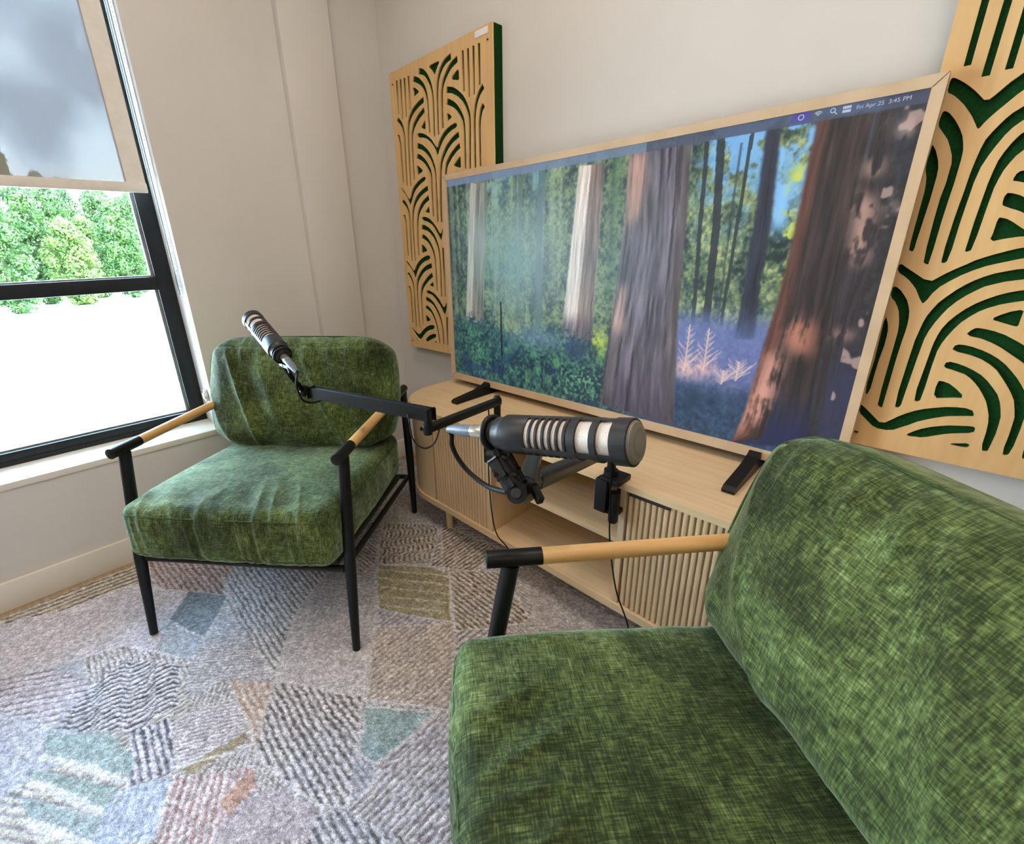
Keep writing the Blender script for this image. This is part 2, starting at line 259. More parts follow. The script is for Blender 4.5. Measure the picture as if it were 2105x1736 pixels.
# ------------------------------------------------------------------ traced outlines (metres / screen fractions)
LEFT_SLOTS=[[-1860,1819,-1866,1698,-1877,1698,-1871,1822],
[-1832,1817,-1839,1674,-1850,1674,-1843,1820],
[-1804,1815,-1812,1674,-1823,1675,-1815,1818],
[-1776,1815,-1781,1696,-1791,1696,-1786,1818],
[-1746,1809,-1737,1805,-1725,1800,-1713,1794,-1702,1786,-1693,1778,-1684,1769,-1677,1759,-1671,1748,-1667,1737,-1664,1726,-1662,1714,-1661,1701,-1660,1686,-1660,1669,-1660,1652,-1660,1637,-1659,1624,-1659,1613,-1659,1603,-1658,1592,-1670,1591,-1670,1602,-1671,1613,-1671,1624,-1672,1637,-1672,1652,-1671,1669,-1672,1685,-1673,1700,-1675,1712,-1678,1723,-1681,1732,-1686,1741,-1691,1749,-1698,1757,-1705,1764,-1714,1771,-1723,1776,-1734,1782,-1745,1787,-1757,1792],
[-1707,1826,-1701,1824,-1692,1821,-1682,1816,-1673,1810,-1664,1802,-1656,1793,-1649,1783,-1643,1773,-1637,1762,-1633,1751,-1630,1738,-1627,1725,-1626,1712,-1625,1698,-1625,1683,-1625,1665,-1626,1645,-1627,1621,-1629,1597,-1630,1574,-1642,1574,-1641,1598,-1639,1622,-1638,1645,-1637,1665,-1637,1683,-1637,1698,-1638,1711,-1640,1723,-1643,1735,-1647,1745,-1651,1755,-1657,1764,-1663,1773,-1670,1782,-1677,1789,-1684,1795,-1691,1799,-1699,1802,-1708,1805,-1717,1808],
[-1512,1805,-1520,1803,-1531,1801,-1540,1799,-1549,1795,-1557,1791,-1565,1784,-1573,1777,-1579,1769,-1585,1760,-1589,1751,-1592,1739,-1595,1726,-1597,1712,-1599,1696,-1600,1679,-1600,1660,-1601,1640,-1602,1619,-1603,1597,-1603,1575,-1615,1575,-1614,1597,-1614,1619,-1613,1641,-1612,1661,-1611,1679,-1611,1697,-1610,1713,-1608,1728,-1606,1742,-1603,1755,-1599,1767,-1593,1778,-1586,1788,-1578,1798,-1568,1806,-1558,1813,-1547,1818,-1535,1821,-1524,1823,-1514,1826],
[-1476,1788,-1484,1785,-1495,1782,-1505,1779,-1515,1775,-1525,1768,-1534,1761,-1544,1753,-1551,1745,-1557,1738,-1561,1731,-1565,1723,-1568,1713,-1570,1701,-1571,1686,-1572,1670,-1573,1655,-1573,1639,-1574,1624,-1574,1608,-1574,1593,-1586,1593,-1586,1609,-1585,1624,-1585,1640,-1584,1655,-1584,1671,-1583,1687,-1583,1702,-1581,1716,-1578,1728,-1575,1738,-1571,1747,-1565,1756,-1556,1766,-1547,1775,-1536,1784,-1525,1792,-1513,1798,-1501,1802,-1490,1805,-1479,1808],
[-1641,1818,-1622,1819,-1604,1819,-1585,1818,-1581,1813,-1591,1803,-1601,1793,-1610,1781,-1617,1781,-1624,1791,-1633,1802,-1645,1812],
[-1750,1769,-1737,1763,-1727,1756,-1719,1750,-1720,1746,-1731,1743,-1741,1740,-1751,1736,-1756,1739,-1757,1750,-1757,1759,-1757,1768],
[-1473,1762,-1472,1753,-1472,1743,-1472,1734,-1478,1731,-1491,1735,-1503,1738,-1514,1742,-1514,1748,-1504,1755,-1492,1761,-1480,1765],
[-1442,1814,-1444,1689,-1455,1689,-1452,1817],
[-1414,1812,-1417,1665,-1427,1666,-1424,1816],
[-1386,1813,-1390,1667,-1400,1668,-1396,1816],
[-1357,1812,-1360,1690,-1371,1691,-1368,1816],
[-1689,1705,-1700,1701,-1715,1698,-1729,1694,-1741,1689,-1753,1684,-1764,1678,-1773,1672,-1782,1664,-1788,1657,-1794,1650,-1798,1640,-1802,1625,-1806,1601,-1808,1572,-1810,1540,-1811,1511,-1813,1485,-1814,1460,-1815,1435,-1816,1411,-1828,1411,-1827,1436,-1826,1460,-1825,1485,-1823,1511,-1822,1541,-1820,1572,-1818,1602,-1815,1627,-1812,1644,-1808,1657,-1802,1667,-1795,1677,-1785,1686,-1774,1695,-1762,1702,-1749,1708,-1735,1713,-1720,1718,-1706,1721,-1691,1725],
[-1688,1670,-1697,1666,-1709,1660,-1721,1655,-1731,1649,-1741,1643,-1750,1636,-1759,1629,-1765,1622,-1771,1614,-1775,1607,-1778,1598,-1781,1583,-1783,1563,-1784,1537,-1784,1510,-1785,1488,-1785,1471,-1785,1457,-1786,1445,-1786,1432,-1798,1432,-1797,1445,-1797,1458,-1797,1471,-1796,1488,-1796,1510,-1796,1537,-1795,1563,-1794,1585,-1792,1600,-1789,1612,-1785,1622,-1779,1632,-1772,1642,-1762,1651,-1752,1658,-1742,1666,-1730,1672,-1718,1678,-1705,1684,-1693,1689],
[-1688,1639,-1688,1631,-1688,1622,-1688,1613,-1692,1610,-1700,1612,-1708,1615,-1717,1618,-1717,1623,-1709,1628,-1701,1634,-1693,1640],
[-1875,1688,-1870,1683,-1861,1675,-1853,1667,-1847,1657,-1842,1647,-1839,1636,-1836,1625,-1835,1613,-1834,1601,-1834,1589,-1835,1574,-1836,1554,-1837,1524,-1839,1489,-1841,1451,-1843,1414,-1855,1414,-1853,1451,-1851,1489,-1849,1525,-1848,1554,-1847,1575,-1846,1589,-1846,1601,-1847,1611,-1849,1622,-1852,1632,-1856,1641,-1861,1648,-1867,1655,-1874,1662,-1882,1669,-1890,1676],
[-1877,1623,-1876,1617,-1873,1609,-1871,1599,-1869,1587,-1868,1573,-1868,1556,-1868,1538,-1868,1519,-1868,1498,-1869,1475,-1869,1452,-1870,1429,-1881,1429,-1881,1452,-1880,1475,-1880,1498,-1880,1519,-1880,1538,-1880,1556,-1880,1572,-1882,1586,-1884,1597,-1887,1605,-1889,1613,-1892,1621],
[-1543,1726,-1534,1724,-1523,1721,-1510,1717,-1498,1711,-1486,1704,-1474,1695,-1462,1686,-1452,1677,-1444,1667,-1437,1657,-1431,1646,-1426,1636,-1422,1626,-1419,1617,-1417,1606,-1416,1592,-1416,1573,-1417,1552,-1418,1530,-1419,1508,-1420,1488,-1421,1469,-1422,1449,-1423,1430,-1435,1430,-1434,1450,-1433,1469,-1431,1489,-1431,1509,-1430,1530,-1429,1553,-1428,1574,-1428,1591,-1430,1604,-1433,1613,-1436,1621,-1440,1629,-1445,1638,-1451,1647,-1458,1656,-1465,1664,-1475,1672,-1485,1680,-1496,1687,-1507,1693,-1517,1698,-1528,1701,-1540,1704,-1552,1707],
[-1542,1687,-1533,1683,-1522,1678,-1511,1672,-1500,1665,-1490,1657,-1481,1648,-1473,1639,-1466,1629,-1460,1620,-1455,1611,-1451,1601,-1449,1589,-1447,1576,-1447,1563,-1447,1548,-1447,1530,-1448,1508,-1448,1484,-1449,1458,-1450,1433,-1462,1434,-1461,1459,-1460,1484,-1459,1509,-1459,1530,-1459,1548,-1459,1562,-1460,1575,-1462,1586,-1465,1596,-1469,1604,-1474,1611,-1480,1619,-1487,1627,-1494,1635,-1503,1643,-1511,1649,-1521,1655,-1531,1660,-1542,1665,-1553,1670],
[-1546,1639,-1538,1635,-1531,1630,-1524,1624,-1524,1619,-1532,1617,-1540,1614,-1547,1610,-1551,1613,-1551,1621,-1551,1629,-1550,1637],
[-1341,1675,-1345,1671,-1352,1667,-1357,1663,-1363,1658,-1367,1652,-1372,1646,-1376,1639,-1380,1630,-1383,1621,-1386,1611,-1388,1600,-1390,1586,-1391,1568,-1392,1547,-1392,1525,-1392,1504,-1393,1485,-1393,1466,-1393,1448,-1394,1430,-1406,1430,-1405,1448,-1405,1467,-1404,1485,-1404,1505,-1403,1525,-1403,1547,-1403,1568,-1402,1587,-1401,1602,-1399,1614,-1396,1625,-1394,1635,-1390,1645,-1386,1654,-1381,1662,-1376,1669,-1370,1676,-1363,1682,-1356,1687,-1350,1692],
[-1340,1619,-1342,1616,-1347,1612,-1351,1608,-1354,1602,-1357,1595,-1360,1587,-1362,1577,-1364,1565,-1365,1551,-1365,1535,-1365,1517,-1365,1500,-1365,1483,-1366,1466,-1366,1449,-1366,1431,-1378,1431,-1377,1449,-1377,1466,-1377,1483,-1377,1500,-1376,1517,-1376,1535,-1376,1551,-1376,1566,-1375,1579,-1373,1590,-1371,1599,-1368,1608,-1365,1617,-1360,1623,-1356,1628,-1351,1633],
[-1737,1604,-1714,1599,-1691,1590,-1669,1577,-1650,1562,-1635,1545,-1626,1535,-1621,1531,-1616,1536,-1610,1549,-1598,1561,-1581,1575,-1563,1585,-1544,1592,-1526,1596,-1508,1599,-1497,1596,-1493,1587,-1502,1581,-1525,1577,-1546,1570,-1565,1561,-1581,1550,-1595,1536,-1606,1522,-1614,1509,-1620,1502,-1624,1503,-1630,1511,-1637,1527,-1649,1543,-1664,1558,-1680,1569,-1696,1578,-1714,1583,-1736,1586,-1747,1593,-1748,1601],
[-1749,1569,-1742,1566,-1732,1563,-1721,1559,-1710,1553,-1700,1546,-1689,1538,-1679,1530,-1670,1520,-1663,1511,-1657,1501,-1651,1491,-1647,1481,-1642,1471,-1639,1462,-1637,1450,-1635,1435,-1635,1413,-1635,1386,-1636,1359,-1636,1334,-1636,1312,-1637,1291,-1637,1270,-1637,1250,-1649,1250,-1649,1271,-1648,1291,-1648,1312,-1648,1334,-1647,1359,-1647,1387,-1646,1413,-1647,1434,-1650,1448,-1653,1457,-1656,1465,-1661,1474,-1665,1484,-1671,1492,-1677,1501,-1684,1508,-1692,1516,-1701,1523,-1710,1530,-1720,1536,-1729,1540,-1739,1544,-1749,1547,-1759,1550],
[-1753,1530,-1746,1527,-1735,1522,-1725,1516,-1714,1509,-1705,1502,-1696,1493,-1689,1485,-1682,1476,-1676,1468,-1671,1460,-1667,1451,-1665,1439,-1664,1426,-1664,1411,-1665,1395,-1665,1376,-1665,1353,-1666,1327,-1666,1300,-1666,1274,-1678,1274,-1678,1300,-1677,1327,-1677,1353,-1677,1376,-1676,1395,-1676,1411,-1676,1425,-1678,1437,-1681,1446,-1685,1452,-1690,1458,-1695,1465,-1702,1473,-1709,1480,-1717,1487,-1726,1494,-1734,1499,-1744,1504,-1754,1509,-1765,1514],
[-1759,1485,-1747,1477,-1736,1470,-1726,1462,-1727,1457,-1738,1454,-1749,1451,-1759,1447,-1765,1450,-1766,1460,-1766,1471,-1765,1482],
[-1483,1546,-1491,1544,-1502,1540,-1512,1537,-1522,1533,-1532,1528,-1541,1522,-1551,1516,-1559,1509,-1567,1502,-1574,1494,-1581,1486,-1587,1477,-1592,1468,-1595,1459,-1599,1448,-1602,1433,-1604,1411,-1606,1385,-1608,1357,-1610,1331,-1611,1309,-1611,1288,-1612,1268,-1612,1248,-1624,1248,-1623,1268,-1623,1289,-1623,1309,-1622,1332,-1620,1358,-1619,1386,-1617,1413,-1614,1435,-1612,1451,-1609,1464,-1606,1474,-1601,1484,-1595,1495,-1588,1505,-1580,1514,-1572,1523,-1562,1531,-1552,1538,-1541,1545,-1531,1551,-1519,1556,-1508,1560,-1497,1563,-1487,1567],
[-1479,1508,-1485,1506,-1495,1502,-1504,1498,-1512,1493,-1520,1488,-1529,1483,-1536,1477,-1543,1471,-1550,1465,-1555,1460,-1560,1454,-1564,1446,-1567,1435,-1570,1422,-1571,1407,-1573,1389,-1575,1367,-1576,1342,-1577,1316,-1578,1290,-1590,1290,-1589,1316,-1588,1343,-1587,1368,-1585,1390,-1584,1408,-1582,1424,-1581,1438,-1578,1450,-1574,1461,-1569,1471,-1563,1478,-1556,1485,-1548,1492,-1540,1499,-1531,1505,-1522,1510,-1512,1516,-1503,1520,-1493,1524,-1484,1528],
[-1481,1479,-1480,1467,-1480,1456,-1480,1444,-1486,1440,-1497,1443,-1509,1447,-1522,1451,-1522,1457,-1510,1464,-1498,1472,-1487,1480],
[-1890,1410,-1878,1400,-1865,1388,-1851,1372,-1842,1361,-1836,1357,-1829,1364,-1818,1384,-1803,1401,-1782,1415,-1758,1426,-1730,1435,-1713,1435,-1707,1428,-1717,1420,-1743,1412,-1765,1402,-1785,1390,-1801,1376,-1811,1361,-1820,1347,-1828,1337,-1834,1331,-1839,1332,-1842,1336,-1845,1343,-1851,1354,-1859,1367,-1870,1381,-1885,1394,-1894,1405,-1895,1411],
[-1696,1380,-1706,1377,-1718,1374,-1729,1370,-1740,1366,-1752,1360,-1763,1354,-1773,1347,-1783,1340,-1790,1332,-1797,1324,-1803,1315,-1808,1304,-1812,1292,-1815,1279,-1817,1264,-1819,1247,-1820,1227,-1821,1204,-1822,1181,-1823,1160,-1823,1141,-1822,1124,-1822,1107,-1821,1090,-1833,1090,-1833,1107,-1834,1124,-1834,1141,-1834,1160,-1834,1181,-1833,1204,-1832,1227,-1831,1248,-1829,1265,-1828,1281,-1825,1295,-1822,1309,-1817,1322,-1811,1333,-1804,1343,-1795,1353,-1785,1362,-1773,1371,-1761,1378,-1749,1384,-1736,1389,-1723,1393,-1711,1397,-1699,1400],
[-1692,1342,-1700,1339,-1710,1335,-1720,1331,-1730,1326,-1739,1319,-1749,1311,-1758,1303,-1765,1294,-1771,1286,-1775,1278,-1779,1268,-1782,1257,-1784,1245,-1786,1233,-1787,1219,-1788,1202,-1789,1183,-1790,1160,-1791,1137,-1791,1114,-1803,1115,-1802,1138,-1802,1161,-1801,1183,-1800,1203,-1799,1220,-1798,1234,-1797,1247,-1795,1260,-1793,1272,-1789,1283,-1785,1294,-1779,1304,-1771,1315,-1761,1325,-1751,1334,-1740,1342,-1729,1348,-1718,1353,-1707,1357,-1697,1362],
[-1883,1362,-1877,1357,-1869,1350,-1861,1341,-1854,1332,-1849,1321,-1845,1310,-1843,1298,-1841,1284,-1841,1267,-1842,1248,-1843,1227,-1844,1205,-1845,1179,-1846,1150,-1847,1119,-1848,1090,-1860,1090,-1859,1120,-1858,1150,-1857,1179,-1856,1205,-1855,1228,-1854,1249,-1853,1267,-1854,1283,-1856,1296,-1859,1306,-1863,1315,-1868,1323,-1874,1330,-1882,1336,-1890,1343,-1898,1350],
[-1880,1296,-1878,1290,-1876,1281,-1874,1271,-1873,1260,-1873,1246,-1873,1231,-1873,1214,-1874,1197,-1874,1177,-1875,1156,-1875,1134,-1876,1113,-1888,1113,-1887,1135,-1886,1157,-1886,1178,-1886,1197,-1885,1215,-1885,1231,-1884,1246,-1885,1259,-1887,1269,-1889,1278,-1892,1286,-1894,1295],
[-1697,1315,-1696,1308,-1695,1300,-1695,1293,-1698,1289,-1706,1291,-1715,1293,-1724,1295,-1725,1299,-1716,1305,-1708,1310,-1701,1316],
[-1740,1278,-1717,1274,-1695,1265,-1676,1251,-1659,1235,-1644,1218,-1635,1207,-1629,1203,-1625,1204,-1621,1211,-1618,1217,-1614,1223,-1613,1220,-1614,1206,-1618,1193,-1624,1179,-1629,1173,-1633,1176,-1640,1185,-1650,1199,-1662,1213,-1674,1228,-1689,1241,-1706,1250,-1725,1257,-1746,1262,-1755,1268,-1753,1275],
[-1757,1247,-1749,1245,-1737,1243,-1725,1239,-1713,1234,-1702,1227,-1691,1219,-1680,1210,-1671,1200,-1663,1189,-1657,1178,-1651,1166,-1646,1154,-1643,1143,-1640,1131,-1639,1119,-1638,1105,-1637,1088,-1637,1069,-1637,1048,-1638,1027,-1638,1004,-1639,981,-1640,957,-1640,933,-1652,933,-1651,957,-1651,981,-1650,1005,-1649,1027,-1649,1048,-1649,1069,-1649,1087,-1650,1104,-1651,1118,-1654,1129,-1657,1139,-1660,1149,-1665,1159,-1671,1170,-1677,1179,-1684,1188,-1693,1196,-1702,1204,-1712,1211,-1722,1216,-1732,1220,-1742,1222,-1753,1225,-1765,1228],
[-1757,1207,-1750,1204,-1740,1200,-1730,1195,-1721,1189,-1712,1181,-1704,1172,-1696,1162,-1690,1152,-1684,1142,-1679,1131,-1676,1119,-1673,1106,-1671,1093,-1671,1080,-1671,1065,-1670,1048,-1670,1028,-1670,1005,-1670,980,-1670,957,-1681,957,-1681,980,-1682,1005,-1682,1028,-1682,1048,-1682,1065,-1683,1079,-1684,1092,-1686,1103,-1689,1115,-1693,1125,-1698,1135,-1704,1144,-1710,1152,-1717,1160,-1724,1167,-1732,1173,-1740,1178,-1749,1182,-1758,1186,-1768,1190],
[-1761,1162,-1750,1155,-1740,1147,-1731,1138,-1732,1132,-1745,1130,-1757,1127,-1769,1124,-1774,1129,-1772,1140,-1771,1150,-1768,1161],
[-1612,1143,-1614,935,-1625,935,-1622,1146],
[-1892,1090,-1879,1079,-1866,1067,-1854,1053,-1845,1046,-1841,1046,-1833,1054,-1821,1070,-1803,1085,-1780,1099,-1756,1108,-1730,1114,-1715,1112,-1710,1102,-1722,1095,-1750,1088,-1773,1079,-1792,1067,-1807,1052,-1819,1036,-1828,1024,-1832,1016,-1836,1011,-1841,1011,-1845,1016,-1848,1027,-1854,1038,-1863,1049,-1876,1061,-1891,1072,-1899,1082,-1899,1090],
[-1702,1059,-1712,1057,-1724,1054,-1736,1051,-1747,1047,-1759,1041,-1771,1034,-1782,1025,-1792,1017,-1799,1009,-1806,1002,-1811,993,-1816,984,-1820,972,-1822,959,-1824,944,-1825,928,-1826,912,-1826,894,-1825,875,-1825,856,-1825,836,-1825,816,-1825,795,-1825,774,-1836,774,-1836,795,-1836,816,-1836,836,-1836,856,-1837,875,-1837,894,-1838,912,-1837,929,-1836,945,-1835,960,-1833,975,-1829,988,-1825,1000,-1820,1011,-1813,1021,-1804,1030,-1794,1040,-1782,1049,-1769,1058,-1756,1065,-1742,1071,-1729,1074,-1716,1077,-1704,1080],
[-1699,1020,-1707,1016,-1717,1010,-1727,1005,-1736,999,-1746,992,-1756,984,-1766,976,-1774,968,-1780,960,-1785,952,-1788,943,-1792,934,-1794,923,-1795,912,-1795,898,-1796,882,-1796,862,-1796,839,-1796,815,-1796,792,-1807,792,-1807,815,-1807,839,-1807,862,-1807,882,-1807,899,-1807,912,-1806,924,-1805,936,-1802,948,-1799,959,-1794,969,-1787,979,-1779,989,-1768,998,-1758,1007,-1747,1015,-1737,1022,-1727,1028,-1716,1033,-1706,1039],
[-1884,1039,-1879,1032,-1871,1023,-1864,1013,-1859,1002,-1855,992,-1852,982,-1850,971,-1849,957,-1849,940,-1849,921,-1850,901,-1851,879,-1851,854,-1852,828,-1853,801,-1853,774,-1865,774,-1864,801,-1864,828,-1863,855,-1863,879,-1862,901,-1861,922,-1860,940,-1861,956,-1863,969,-1865,978,-1869,987,-1873,995,-1878,1004,-1885,1013,-1892,1022,-1899,1031],
[-1884,973,-1882,967,-1880,959,-1878,949,-1877,936,-1876,921,-1877,904,-1877,885,-1878,867,-1878,849,-1878,830,-1879,811,-1879,792,-1891,792,-1890,811,-1890,830,-1890,849,-1889,867,-1889,886,-1888,904,-1888,921,-1889,935,-1891,946,-1893,955,-1896,963,-1899,972],
[-1701,996,-1700,990,-1699,984,-1698,978,-1702,975,-1710,975,-1719,977,-1728,979,-1729,982,-1721,987,-1713,992,-1706,996],
[-1746,958,-1727,956,-1706,949,-1685,938,-1666,923,-1649,903,-1639,891,-1634,887,-1628,888,-1623,895,-1618,902,-1613,909,-1611,904,-1613,889,-1617,873,-1625,858,-1631,851,-1636,853,-1644,862,-1655,879,-1668,895,-1686,911,-1702,925,-1718,935,-1734,941,-1749,941,-1756,946,-1756,955],
[-1761,929,-1752,926,-1741,923,-1729,918,-1717,912,-1707,905,-1697,896,-1689,886,-1681,876,-1673,866,-1666,854,-1660,842,-1655,829,-1651,816,-1649,803,-1647,790,-1645,776,-1644,760,-1644,744,-1644,727,-1644,711,-1656,710,-1656,727,-1656,744,-1656,760,-1658,775,-1659,788,-1662,801,-1665,812,-1669,824,-1674,835,-1680,846,-1687,856,-1694,866,-1702,875,-1710,883,-1718,890,-1727,895,-1736,900,-1747,903,-1758,907,-1770,910],
[-1764,890,-1758,887,-1748,883,-1738,877,-1728,870,-1720,861,-1712,852,-1706,841,-1700,831,-1695,820,-1691,809,-1688,798,-1685,787,-1683,777,-1681,767,-1679,758,-1678,749,-1676,739,-1675,730,-1675,721,-1674,712,-1686,711,-1687,720,-1688,729,-1689,738,-1690,747,-1692,756,-1694,765,-1696,774,-1699,784,-1702,794,-1705,804,-1709,814,-1714,823,-1720,832,-1726,841,-1733,849,-1740,856,-1748,860,-1756,864,-1766,868,-1775,873],
[-1767,841,-1758,835,-1748,829,-1740,822,-1740,817,-1750,814,-1760,811,-1771,807,-1776,811,-1776,821,-1775,830,-1773,839],
[-1609,841,-1616,711,-1627,712,-1620,844],
[-1893,768,-1878,758,-1862,749,-1845,740,-1828,744,-1809,761,-1789,775,-1768,786,-1746,793,-1724,797,-1712,794,-1711,784,-1723,776,-1747,771,-1769,762,-1786,751,-1801,738,-1814,725,-1827,717,-1838,714,-1850,718,-1863,726,-1877,738,-1890,752,-1898,762,-1900,769],
[-1790,716,-1781,725,-1770,734,-1757,742,-1739,749,-1716,755,-1704,754,-1703,744,-1712,736,-1731,729,-1750,721,-1769,712,-1782,709,-1790,710],
[-1721,715,-1708,720,-1702,719,-1703,714,-1709,712,-1721,713]]
